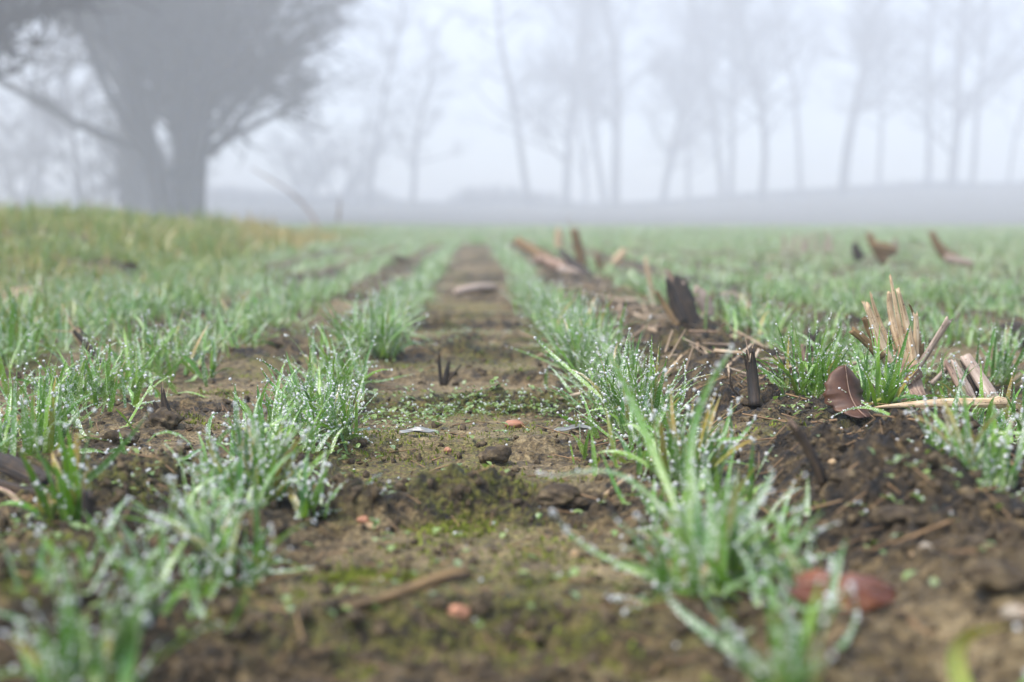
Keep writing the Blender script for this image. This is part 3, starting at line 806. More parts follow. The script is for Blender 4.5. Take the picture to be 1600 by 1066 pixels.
# ------------------------------------------------------------------ sticks, stalks, splinters
def tube(name, pts, wa, wb, mat, parent, origin, sides=10, rings=14, jag=0.0, rough=0.06, seed=0, hollow=False, face=None):
    """elliptic tube through 3D points; wa = half widths across the view, wb = half depths; jag = ragged far end"""
    rng = np.random.default_rng(seed + 1000)
    Q = np.array(pts, float); tt = np.linspace(0, 1, len(Q)); t = np.linspace(0, 1, rings + 1)
    deg = min(3, len(Q) - 1)
    C = np.stack([np.polyval(np.polyfit(tt, Q[:, i], deg), t) for i in range(3)], 1)
    T = np.gradient(C, axis=0); T /= np.linalg.norm(T, axis=1)[:, None]
    fd = np.array([0, -1.0, 0.15]) if face is None else np.array(face, float)
    A = np.cross(T, fd); A /= np.linalg.norm(A, axis=1)[:, None]; B = np.cross(A, T)
    wa = np.interp(t, np.linspace(0, 1, len(wa)), wa); wb = np.interp(t, np.linspace(0, 1, len(wb)), wb)
    an = np.arange(sides) / sides * 2 * np.pi
    prof = 1 + rough * rng.normal(0, 1, sides)[None, :] + 0.5 * rough * rng.normal(0, 1, (rings + 1, sides))
    P = C[:, None] + (A[:, None] * (np.cos(an)[None, :] * wa[:, None] * prof)[..., None]) + (B[:, None] * (np.sin(an)[None, :] * wb[:, None] * prof)[..., None])
    length = np.linalg.norm(np.diff(C, axis=0), axis=1).sum()
    if jag:
        g = jag * (rng.random(sides) - 0.6)
        P[-1] += T[-1][None] * (g * length)[:, None]
        P[-2] += T[-2][None] * (g * length * 0.5)[:, None]
    n = rings + 1
    V = P.reshape(-1, 3)
    i = np.arange(n - 1)[:, None] * sides + np.arange(sides)[None]
    j = np.arange(n - 1)[:, None] * sides + (np.arange(sides)[None] + 1) % sides
    F = np.stack([i, j, j + sides, i + sides], -1).reshape(-1, 4)
    along = np.concatenate([[0], np.cumsum(np.linalg.norm(np.diff(C, axis=0), axis=1))])
    tc = np.zeros((n, sides, 3))
    rad = wa.mean()
    tc[..., 0] = np.cos(an)[None] * rad * 60; tc[..., 2] = np.sin(an)[None] * rad * 60 + seed * 1.7; tc[..., 1] = along[:, None] * 60
    tc = tc.reshape(-1, 3)
    cap0 = C[0]; cap1 = C[-1] - T[-1] * (length * jag * 0.7 + (wa[-1] * 1.2 if hollow else 0))
    V = np.concatenate([V, [cap0, cap1]]); tc = np.concatenate([tc, [[0, 0, 0], [0, along[-1] * 60, 0]]])
    k = n * sides
    f0 = np.stack([np.full(sides, k), (np.arange(sides) + 1) % sides, np.arange(sides)], 1)
    e = (n - 1) * sides
    f1 = np.stack([np.full(sides, k + 1), e + np.arange(sides), e + (np.arange(sides) + 1) % sides], 1)
    o = mesh_obj(name, V, [F, np.concatenate([f0, f1])], mat, parent=parent, attrs={"tc": tc}, origin=origin)
    return o

def px_tube(name, pix, wpx, mat, parent, origin, depth=0.6, **kw):
    """pix = [(px,py,Y)], wpx = full widths in photo px"""
    pts = [at(*p) for p in pix]
    Y = np.mean([p[2] for p in pix])
    wa = np.array(wpx) * 0.5 * Y / FPX
    return tube(name, pts, wa, wa * depth, mat, parent, origin, **kw)

STUB_GROUP = "dead stalk stubs left standing in the soil"
def stub(name, label, cat, pieces, group=None, snap=True):
    """pieces: (part name, [(px,py,Y)...], widths px, material, depth, jag); first point of the first piece is the foot"""
    p0 = pieces[0][1][0]
    if snap and p0[2] < 3:
        q = gnd(p0[0], p0[1])[1] / p0[2]
        if 0.75 < q < 1.35:
            pieces = [(pc[0], [(a, b, Y * q) for a, b, Y in pc[1]]) + tuple(pc[2:]) for pc in pieces]
    f = at(*pieces[0][1][0])
    root = empty(name, f); tag(root, label, cat, group)
    for i, pc in enumerate(pieces):
        pn, pix, w, m, dp, jg = pc[:6]
        px_tube(pn, pix, w, M[m], root, f, depth=dp, jag=jg, seed=int(hash2(np.array([pix[0][0]]), np.array([pix[0][1] + i]), 3)[0] * 50), **(pc[6] if len(pc) > 6 else {}))
    if cat in ("stalk stump", "stalk stub"):
        rr = random.Random(int(p0[0] * 7 + p0[1])); pts = [np.array(q) for q in pieces[0][1]]; w0 = pieces[0][2][-1]
        a, e = pts[-2], pts[-1]; ax = e - a; ln = max(14.0, math.hypot(ax[0], ax[1])); ax = ax / ln
        for _ in range(4 if cat == "stalk stump" else 2):
            o = rr.uniform(-.42, .42) * w0; b = e - ax * ln * rr.uniform(.1, .5); l = ln * rr.uniform(.35, .85); sp = rr.uniform(-.35, .35)
            st = (b[0] + o, b[1], b[2] - .002); mid = (st[0] + ax[0] * l * .5 + sp * l * .4, st[1] + ax[1] * l * .5, st[2]); en = (st[0] + ax[0] * l + sp * l, st[1] + ax[1] * l, st[2])
            px_tube("fibre", [st, mid, en], [w0 * .2, w0 * .15, w0 * .05], M[rr.choice(['straw', 'brown', 'husk', 'straw_grey'])], root, f, depth=0.6, jag=0, seed=rr.randint(0, 90), sides=5, rings=5)
    return root

# split maize stalk, the sharpest object in the picture
Ym = 1.13
def mz(*p): return [(a, b, Ym + c) for a, b, c in p]
stub("maize_stalk", "pale maize stalk stump shredded into upright splinters, beside the dark red-brown leaf", "maize stalk", [
    ("stalk", mz((1458, 705, -.03), (1440, 660, -.02), (1422, 610, 0), (1412, 582, .0)), [44, 46, 46, 50], 'husk', 0.9, 0.0, dict(sides=16, rings=18)),
    ("node", mz((1418, 597, 0), (1412, 584, 0), (1408, 574, 0)), [54, 58, 50], 'husk', 0.9, 0.0, dict(sides=16, rings=8)),
    ("splinter", mz((1424, 590, -.005), (1406, 510, .0), (1391, 430, .005)), [11, 8, 4], 'straw', 0.35, 0.05),
    ("splinter", mz((1430, 585, -.008), (1418, 515, .0), (1402, 450, .0)), [16, 13, 6], 'straw', 0.35, 0.04),
    ("splinter", mz((1412, 560, .01), (1394, 500, .02), (1390, 455, .02)), [13, 12, 8], 'straw', 0.4, 0.06),
    ("splinter", mz((1427, 585, .0), (1432, 530, .0), (1430, 488, .0)), [13, 10, 8], 'straw', 0.5, 0.08),
    ("splinter", mz((1431, 505, .0), (1425, 485, .0), (1420, 476, -.005)), [4, 4, 2], 'brown', 0.6, 0.0),
    ("splinter", mz((1405, 600, -.012), (1380, 545, -.012), (1355, 475, -.01)), [20, 17, 9], 'straw', 0.25, 0.08),
    ("splinter", mz((1395, 580, .01), (1370, 520, .01), (1348, 470, .01)), [10, 8, 4], 'straw', 0.4, 0.1),
    ("splinter", mz((1405, 565, .01), (1380, 515, .015), (1360, 458, .015)), [9, 7, 3], 'straw', 0.4, 0.1),
    ("splinter", mz((1398, 550, .012), (1372, 500, .02), (1361, 460, .02)), [8, 6, 4], 'straw', 0.4, 0.1),
    ("splinter", mz((1380, 555, .02), (1362, 520, .02), (1350, 495, .02)), [18, 16, 10], 'brown', 0.4, 0.1),
    ("splinter", mz((1378, 560, -.015), (1355, 535, -.015), (1330, 515, -.015)), [18, 14, 12], 'brown', 0.6, 0.05),
    ("splinter", mz((1434, 575, -.01), (1460, 535, -.015), (1484, 497, -.02)), [11, 11, 12], 'straw_grey', 0.5, 0.12),
    ("splinter", mz((1430, 575, .01), (1437, 548, .01), (1440, 535, .01)), [14, 15, 8], 'brown', 0.4, 0.2),
    ("splinter", mz((1455, 600, .0), (1470, 585, .0), (1478, 575, .0)), [8, 7, 5], 'straw_grey', 0.4, 0.1),
    ("husk", mz((1398, 670, -.01), (1392, 625, -.01), (1400, 575, -.01)), [10, 16, 20], 'husk', 0.25, 0.1),
    ("husk", mz((1440, 705, -.04), (1425, 670, -.04), (1405, 640, -.035)), [30, 24, 8], 'straw_grey', 0.2, 0.1),
], snap=False)
stub("maize_stalk", "grey split maize stalk pieces leaning at the right edge behind the lying straw", "maize stalk", [
    ("stalk", [(1575, 660, 1.10), (1540, 605, 1.12), (1508, 556, 1.14)], [20, 24, 20], 'straw_grey', 0.4, 0.03),
    ("splinter", [(1530, 650, 1.10), (1510, 605, 1.11), (1488, 562, 1.12)], [16, 15, 8], 'straw_grey', 0.3, 0.1),
    ("splinter", [(1540, 650, 1.13), (1525, 605, 1.13), (1505, 565, 1.14)], [16, 16, 10], 'black', 0.3, 0.1),
    ("splinter", [(1515, 625, 1.09), (1495, 595, 1.10), (1476, 562, 1.11)], [13, 12, 6], 'husk', 0.4, 0.1),
    ("splinter", [(1590, 680, 1.05), (1570, 650, 1.06), (1552, 620, 1.07)], [14, 14, 10], 'straw_grey', 0.4, 0.1),
])
stub("straw_stalk", "long dry straw lying across the foot of the splintered maize stalk", "straw", [
    ("stem", [(1570, 630, 1.00), (1470, 630, 1.01), (1366, 637, 1.03)], [15, 14, 4], 'straw', 0.7, 0.05),
    ("node", [(1572, 630, 1.00), (1560, 629, 1.00), (1548, 630, 1.00)], [15, 20, 14], 'straw', 0.8, 0.0)], snap=False)

stub("stalk_stump", "wide blackened stalk stump with jagged top in the row of stubble", "stalk stump", [
    ("stump", [(1080, 512, 2.02), (1067, 475, 2.03), (1056, 440, 2.04)], [34, 40, 34], 'black', 0.5, 0.35, dict(sides=18, rings=16, rough=.1)),
    ("splinter", [(1068, 505, 1.99), (1052, 465, 2.0), (1043, 434, 2.0)], [14, 14, 9], 'black', 0.5, 0.2),
    ("splinter", [(1060, 510, 1.97), (1040, 480, 1.98), (1026, 455, 1.98)], [9, 9, 6], 'brown', 0.6, 0.1),
    ("husk", [(1108, 495, 2.06), (1100, 470, 2.06), (1085, 450, 2.06)], [18, 26, 12], 'straw_grey', 0.2, 0.1)])
stub("stalk_stump", "dark forked stub beside a bent pale husk, right of the wide black stump", "stalk stump", [
    ("stump", [(1132, 505, 2.04), (1122, 480, 2.04), (1117, 460, 2.04)], [10, 14, 11], 'brown', 0.7, 0.3),
    ("splinter", [(1122, 485, 2.03), (1123, 470, 2.03), (1123, 457, 2.03)], [5, 5, 4], 'black', 0.8, 0.1),
    ("husk", [(1188, 520, 2.02), (1172, 485, 2.02), (1155, 462, 2.02)], [7, 12, 10], 'straw', 0.4, 0.0),
    ("husk", [(1155, 466, 2.05), (1140, 460, 2.05), (1126, 461, 2.05)], [12, 9, 6], 'straw_grey', 0.4, 0.0),
    ("husk", [(1160, 490, 2.08), (1145, 475, 2.08), (1130, 468, 2.08)], [12, 10, 7], 'straw_grey', 0.4, 0.0)])
stub("straw_stalk", "tan straw lying on the ridge between the wide black stump and the grass", "straw", [
    ("stem", [(1078, 506, 1.93), (1130, 522, 1.88), (1192, 540, 1.84)], [9, 9, 8], 'straw', 0.9, 0.0)])
stub("stalk_stub", "upright black stub with split top on the soil mound", "stalk stub", [
    ("stub", [(1180, 635, 1.20), (1176, 590, 1.21), (1172, 546, 1.21)], [19, 19, 14], 'black', 0.8, 0.16, dict(sides=12)),
    ("splinter", [(1168, 580, 1.21), (1164, 562, 1.21), (1162, 552, 1.21)], [4, 3, 2], 'black', 0.8, 0.0)], STUB_GROUP)
stub("plant_root", "thin dark root curling up beside the upright black stub", "root", [
    ("root", [(1168, 628, 1.2), (1148, 612, 1.2), (1141, 597, 1.2), (1142, 576, 1.2)], [4, 4, 3, 2], 'black', 1, 0)])
stub("stalk_stub", "black stub leaning left on the mound, below the upright one", "stalk stub", [
    ("stub", [(1287, 758, .87), (1265, 705, .87), (1234, 658, .87)], [19, 17, 15], 'black', 0.8, 0.06)], STUB_GROUP)
g3 = gnd(693, 600)
stub("stalk_stub", "three thin black stubs rising together from the middle of the wheel track", "stalk stub", [
    ("stub", [(690, 602, g3[1]), (687, 575, g3[1]), (686, 553, g3[1])], [7, 6, 5], 'black', 0.9, 0.06),
    ("stub", [(694, 602, g3[1]), (698, 582, g3[1]), (702, 564, g3[1])], [9, 8, 5], 'black', 0.9, 0.06),
    ("stub", [(697, 600, g3[1]), (708, 585, g3[1]), (721, 570, g3[1])], [5, 4, 2], 'black', 0.9, 0.0)], STUB_GROUP)
stub("stalk_stub", "black stalk with frayed tip leaning over the left-hand grass", "stalk stub", [
    ("stub", [(166, 578, 1.42), (143, 545, 1.43), (118, 514, 1.44)], [15, 14, 13], 'black', 0.8, 0.05),
    ("fibre", [(118, 516, 1.44), (112, 508, 1.44), (96, 475, 1.44)], [3, 2, 1], 'straw', 1, 0),
    ("fibre", [(120, 520, 1.44), (108, 518, 1.44), (78, 517, 1.44)], [2, 2, 1], 'straw', 1, 0),
    ("fibre", [(130, 540, 1.44), (118, 528, 1.44), (111, 515, 1.44)], [3, 3, 2], 'straw', 1, 0)], STUB_GROUP)
stub("stalk_stub", "short rotten stub with pointed top among crumbly soil on the left", "stalk stub", [
    ("stub", [(266, 660, 1.10), (258, 635, 1.1), (254, 606, 1.1)], [20, 13, 4], 'black', 0.8, 0.05),
    ("splinter", [(250, 655, 1.1), (247, 642, 1.1), (240, 628, 1.1)], [12, 9, 5], 'black', 0.8, 0.1)], STUB_GROUP)
stub("stalk_stub", "short dark stump hidden behind the orange leaf on the left", "stalk stub", [
    ("stub", [(140, 838, .735), (138, 805, .735), (137, 765, .735)], [24, 22, 20], 'black', 0.8, 0.1)], STUB_GROUP)
stub("stalk_pile", "pile of brown broken stalk pieces at the left edge", "stalk pile", [
    ("piece", [(72, 758, .84), (30, 735, .86), (-20, 720, .88)], [34, 40, 40], 'black', 0.5, 0.05),
    ("piece", [(60, 770, .82), (20, 800, .80), (-30, 820, .79)], [26, 30, 30], 'brown', 0.6, 0.05),
    ("piece", [(70, 775, .81), (30, 765, .82), (-20, 750, .84)], [14, 16, 18], 'black', 0.6, 0.05),
    ("piece", [(35, 800, .79), (20, 775, .80), (-10, 762, .82)], [9, 9, 7], 'husk', 0.6, 0.05)])
gs = gnd(640, 925)
stub("stick", "long brown stick with a dark thick end lying across the wheel track", "stick", [
    ("stem", [(505, 952, .612), (600, 935, .613), (665, 912, .618), (733, 895, .63)], [13, 16, 20, 26], 'brown', 0.8, 0.03, dict(sides=12)),
    ("splinter", [(640, 920, .618), (700, 905, .622), (735, 902, .626)], [12, 14, 8], 'black', 0.8, 0.05)])
stub("wood_chip", "flat pale wood chip lying on the far part of the track", "wood chip", [
    ("chip", [(712, 458, 3.1), (745, 450, 3.15), (776, 450, 3.2)], [12, 14, 12], 'straw_grey', 0.8, 0.05)])
stub("bent_twig", "thin bent twig arching up beyond the bank against the fog", "twig", [
    ("twig", [(500, 358, 19), (470, 315, 19), (435, 288, 18.8), (392, 262, 18.6)], [4.5, 4, 3, 1.5], 'husk', 1, 0)])
stub("dry_grass_stalk", "slim pale dead stalk standing in the bank grass before the fog", "grass stalk", [
    ("stem", [(528, 345, 8.5), (530, 328, 8.5), (530, 308, 8.5)], [4, 3, 1], 'brown', 1, 0)])

# heap of stubble farther up the ridge
stub("stalk_stump", "tall brown stub sticking up from the stubble heap beyond the ridge", "stalk stump", [
    ("stump", [(913, 420, 4.2), (905, 390, 4.2), (897, 358, 4.2)], [18, 15, 11], 'brown', 0.8, 0.06)])
stub("stalk_stump", "short dark stub at the right end of the stubble heap", "stalk stump", [
    ("stump", [(944, 432, 4.1), (938, 415, 4.1), (932, 398, 4.1)], [14, 12, 9], 'brown', 0.8, 0.08)])
stub("stalk_piece", "reddish stalk lying slanted at the left end of the stubble heap", "stalk piece", [
    ("piece", [(872, 415, 4.4), (840, 395, 4.5), (806, 375, 4.6)], [17, 16, 14], 'brown', 0.7, 0.05)])
stub("stalk_piece", "blackened stalk slanting down the front of the stubble heap", "stalk piece", [
    ("piece", [(922, 436, 4.0), (900, 415, 4.1), (876, 392, 4.2)], [20, 16, 9], 'black', 0.7, 0.05)])
stub("stalk_piece", "pale chunk of stalk at the bottom of the stubble heap", "stalk piece", [
    ("piece", [(872, 422, 4.0), (890, 425, 4.0), (905, 430, 4.0)], [14, 16, 12], 'straw_grey', 0.7, 0.05)])
stub("stalk_piece", "grey-brown stalk piece half buried in the stubble heap", "stalk piece", [
    ("piece", [(838, 405, 4.2), (860, 412, 4.2), (885, 418, 4.15)], [16, 18, 16], 'husk', 0.7, 0.05)])
stub("straw_stalk", "pale blurred straw leaning in the grass left of the wide black stump", "straw", [
    ("stem", [(1022, 470, 2.6), (1014, 430, 2.6), (1008, 402, 2.6)], [8, 8, 5], 'straw', 0.8, 0.0)])
stub("husk_scrap", "cream scrap of husk standing up behind the stubble heap", "husk scrap", [
    ("husk", [(873, 388, 5.5), (873, 375, 5.5), (872, 358, 5.5)], [12, 13, 9], 'straw', 0.3, 0.1)])
stub("stalk_piece", "light tan stalk scrap behind the short dark stub", "stalk piece", [
    ("piece", [(958, 412, 4.6), (968, 402, 4.6), (976, 390, 4.6)], [12, 14, 10], 'straw', 0.6, 0.1)])
stub("stalk_stump", "far blurred stump leaning left with a lying root, rightmost stubble in the field", "stalk stump", [
    ("stump", [(1490, 405, 4.5), (1470, 390, 4.5), (1456, 364, 4.5)], [22, 18, 10], 'brown', 0.7, 0.1),
    ("root", [(1520, 412, 4.4), (1500, 408, 4.4), (1475, 402, 4.4)], [10, 14, 12], 'straw_grey', 0.7, 0.1)])
stub("stalk_stump", "far blurred stubble clump with two prongs in the right field", "stalk stump", [
    ("stump", [(1385, 408, 4.6), (1370, 390, 4.6), (1357, 366, 4.6)], [20, 16, 10], 'brown', 0.7, 0.1),
    ("root", [(1400, 395, 4.5), (1385, 388, 4.5), (1362, 384, 4.5)], [14, 18, 14], 'brown', 0.7, 0.1),
    ("splinter", [(1396, 398, 4.6), (1400, 385, 4.6), (1398, 372, 4.6)], [8, 7, 5], 'straw_grey', 0.7, 0.1)])
stub("stalk_stump", "small dark stump left of the two-pronged stubble clump", "stalk stump", [
    ("stump", [(1345, 405, 4.4), (1338, 392, 4.4), (1335, 380, 4.4)], [20, 16, 9], 'black', 0.7, 0.15)])
stub("dead_weed", "patch of thin tan dead stems far out in the green field", "dead weed", [
    ("stem", [(1225 + 12 * i, 395, 5.5 + .07 * i), (1226 + 12 * i + (i % 3) * 2, 380, 5.5 + .07 * i), (1224 + 12 * i + (i * 5 % 9), 366 - (i * 7 % 6), 5.5 + .07 * i)], [7, 6, 3], 'straw_grey', 0.6, 0.1) for i in range(7)])
stub("stalk_piece", "dark weathered root end among grass, left of the lush tuft by the maize stalk", "stalk piece", [
    ("piece", [(1285, 600, 1.5), (1276, 565, 1.5), (1272, 518, 1.5)], [22, 26, 20], 'black', 0.6, 0.25),
    ("root", [(1262, 590, 1.35), (1257, 560, 1.35), (1255, 538, 1.35)], [12, 10, 7], 'husk', 0.7, 0.1)], snap=False)
stub("stalk_piece", "dark flat clod of roots at the right edge behind the grass", "stalk piece", [
    ("piece", [(1630, 545, 1.75), (1590, 528, 1.75), (1552, 522, 1.75)], [44, 50, 26], 'black', 0.7, 0.1)])
stub("straw_stalk", "thin tan straw angled beside the right-hand row on crumbly soil", "straw", [
    ("stem", [(1030, 598, 1.25), (1050, 575, 1.25), (1066, 555, 1.25)], [7, 6, 4], 'straw', 0.8, 0)])
stub("straw_stalk", "small orange straw lying at the foot of the right-hand grass row", "straw", [
    ("stem", [(945, 775, .80), (960, 762, .80), (985, 742, .80)], [8, 8, 5], 'straw', 0.6, 0)])

# ------------------------------------------------------------------ fallen leaves
def leaf(label, c, udir, vdir, L, W, mat, curl=0.35, fold=0.2, seed=0, name="fallen_leaf", lobe=0.0, side=1):
    rng = np.random.default_rng(seed)
    nu, nv = 22, 13
    u = np.linspace(0, 1, nu); v = np.linspace(-1, 1, nv)
    prof = np.sin(np.pi * np.clip(0.05 + 0.93 * u, 0, 1)) ** 0.6
    edge = 1 + 0.05 * np.sin(u * 37 + seed) + 0.05 * rng.normal(0, 1, nu)
    ud = np.array(udir, float); ud /= np.linalg.norm(ud)
    vd = np.array(vdir, float); vd -= ud * ud.dot(vd); vd /= np.linalg.norm(vd)
    nd = np.cross(ud, vd)
    UU, VV = np.meshgrid(u, v, indexing='ij')
    wv = VV * (prof * edge)[:, None] * W / 2
    nz = curl * W * (VV ** 2) * prof[:, None] * 0.6 + fold * L * (UU - 0.5) ** 2 + 0.02 * L * np.sin(UU * 11 + VV * 3 + seed) + 0.03 * W * np.abs(np.sin(UU * 20)) * np.abs(VV)
    nz = nz - lobe * L * np.maximum(0, 0.42 - UU) ** 1.5 * 3
    P = np.array(c) + ud * ((UU - 0.5) * L)[..., None] + vd * wv[..., None] + nd * nz[..., None]
    V = P.reshape(-1, 3)
    i = np.arange(nu - 1)[:, None] * nv + np.arange(nv - 1)[None]
    F = np.stack([i, i + 1, i + 1 + nv, i + nv], -1).reshape(-1, 4)
    o = mesh_obj(name, V, [F], mat, origin=c)
    s = o.modifiers.new("thickness", 'SOLIDIFY'); s.thickness = 0.0006
    tag(o, label, "leaf")
    mid = P[:, nv // 2] + nd * 0.0004 * side
    t = tube("midrib", mid[::3], [0.0005, 0.0004, 0.0002], [0.0005, 0.0004, 0.0002], M['husk'], o, c, sides=6, rings=12)
    return o
c = at(1327, 613, gnd(1325, 650)[1])
leaf("glossy dark red-brown leaf standing on edge beside the maize stalk", c, (-0.12, 0.22, 1.0), (1, 0.30, -0.1), 0.040, 0.033, M['leaf_brown'], 0.38, 0.10, 1, lobe=0.55, side=-1)
c = gnd(1325, 968) + np.array([0, .008, .012])
leaf("blurred orange-red leaf on dark soil behind the bottom grass tuft", c, (1, 0.15, -0.10), (0.1, 0.9, 0.45), 0.046, 0.024, M['leaf_red'], -0.35, -0.25, 2)
c = gnd(35, 475) + np.array([0, 0, .012])
leaf("pinkish wet leaf lying flat in the grass at the left edge", c, (1, -0.1, -0.1), (0, 0.9, 0.4), 0.085, 0.06, M['leaf_pink'], 0.3, -0.2, 3)
c = gnd(205, 450) + np.array([0, 0, .03])
leaf("small crumpled rust-red leaf caught in the grass left of the track", c, (0.6, 0, -0.5), (0.4, 0.5, 0.7), 0.05, 0.04, M['leaf_brown'], 0.9, 0.5, 4)
c = gnd(900, 678) + np.array([0, 0, .004])
leaf("narrow silvery leaf lying flat by the right-hand row", c, (1, 0.35, 0.02), (0, 0.8, 0.2), 0.036, 0.007, M['leaf_grey'], 0.3, -0.15, 5)
c = gnd(655, 683) + np.array([0, 0, .004])
leaf("narrow grey leaf lying by the chickweed patch", c, (1, -0.1, 0.02), (0, 0.8, 0.2), 0.03, 0.008, M['leaf_grey'], 0.3, -0.15, 6)

# ------------------------------------------------------------------ pebbles and lumps of soil
def lump(name, label, cat, px, py, wpx, mat, seed, squash=0.65, group=None, rough=0.18, level=3, sink=0.25, smooth=True):
    rng = np.random.default_rng(seed)
    g = gnd(px, py); r = wpx * 0.5 * g[1] / FPX
    iv, jf = ico(level)
    n = np.zeros(len(iv))
    for k in range(1, 5):
        a = rng.normal(0, 1, (5, 3)) * 1.3 * 2 ** (k - 1); ph = rng.uniform(0, 6.28, 5)
        n += (np.sin(iv @ a.T + ph).sum(1)) * rough / (1.7 ** (k - 1)) / 2.2
    V = iv * (1 + n)[:, None] * np.array([r, r * rng.uniform(.7, 1.0), r * squash])
    V = V @ np.array([[1, 0, 0], [0, 1, 0], [0, 0, 1]]) + g + np.array([0, 0, r * squash * (1 - 2 * sink)])
    o = mesh_obj(name, V, [jf], mat, origin=g, smooth=smooth)
    tag(o, label, cat, group)
    return o
lump("pebble", "orange pebble on the track right below the chickweed patch", "pebble", 803, 667, 26, M['stone_orange'], 1, .5)
lump("pebble", "tiny red-orange pebble left of the dark soil lump on the track", "pebble", 700, 706, 12, M['stone_orange'], 2, .8)
lump("pebble", "flat tan pebble near the lone sparse grass tuft", "pebble", 574, 793, 34, M['stone_tan'], 3, .4)
lump("pebble", "brown-orange pebble just below the flat tan one", "pebble", 568, 815, 20, M['stone_orange'], 4, .6)
lump("pebble", "blurred orange pebble below the long stick", "pebble", 718, 960, 36, M['stone_orange'], 5, .5)
lump("pebble", "small yellow pebble left of the big splayed grass tuft", "pebble", 900, 868, 14, M['stone_tan'], 6, .8)
lump("pebble", "white and rust pebble on the cloddy mound", "pebble", 1450, 838, 38, M['stone_pale'], 7, .6)
lump("pebble", "blurred pinkish pebble at the right edge near the bottom", "pebble", 1590, 965, 46, M['stone_pale'], 8, .6)
lump("pebble", "tiny pale pebble on the mound right of the leaning black stub", "pebble", 1300, 724, 14, M['stone_tan'], 9, .6)
lump("pebble", "tiny buff pebble below the white and rust one", "pebble", 1427, 868, 14, M['stone_tan'], 10, .6)
CG = "dark lumps of soil lying on the ground"
lump("soil_clod", "angular dark soil lump in the middle of the track", "soil clod", 772, 722, 52, M['clod'], 21, .6, CG, .2)
lump("soil_clod", "dark knobbly soil lump at the lip of a tread step", "soil clod", 868, 780, 62, M['clod'], 22, .6, CG, .25)
lump("soil_clod", "small soil lump wedged right of the knobbly one", "soil clod", 905, 790, 40, M['clod'], 23, .5, CG, .22)
lump("soil_clod", "crumbly dark soil lump left of the tall leaning tuft", "soil clod", 178, 700, 66, M['clod'], 24, .5, CG, .28)
lump("soil_clod", "blackish soil lump under the pointed rotten stub", "soil clod", 258, 664, 50, M['clod'], 25, .7, CG, .25)
lump("soil_clod", "rounded mossy-brown soil lump on top of the right mound", "soil clod", 1410, 800, 80, M['clod'], 26, .45, CG, .16)
lump("soil_clod", "big soil lump on the right mound near the edge grass", "soil clod", 1500, 840, 84, M['clod'], 27, .45, CG, .18)
lump("soil_clod", "soil lump between the black stub foot and the mound top", "soil clod", 1330, 775, 60, M['clod'], 28, .5, CG, .22)
lump("soil_clod", "blurred soil lump in the lower right corner", "soil clod", 1560, 905, 90, M['clod'], 29, .5, CG, .18)
lump("soil_clod", "dark soil lump behind the left row, near the low weeds", "soil clod", 440, 545, 40, M['clod'], 30, .6, CG, .25)
lump("soil_clod", "soil lump beside the far wheel track, left of the narrow row", "soil clod", 622, 412, 34, M['clod'], 31, .5, CG, .25)

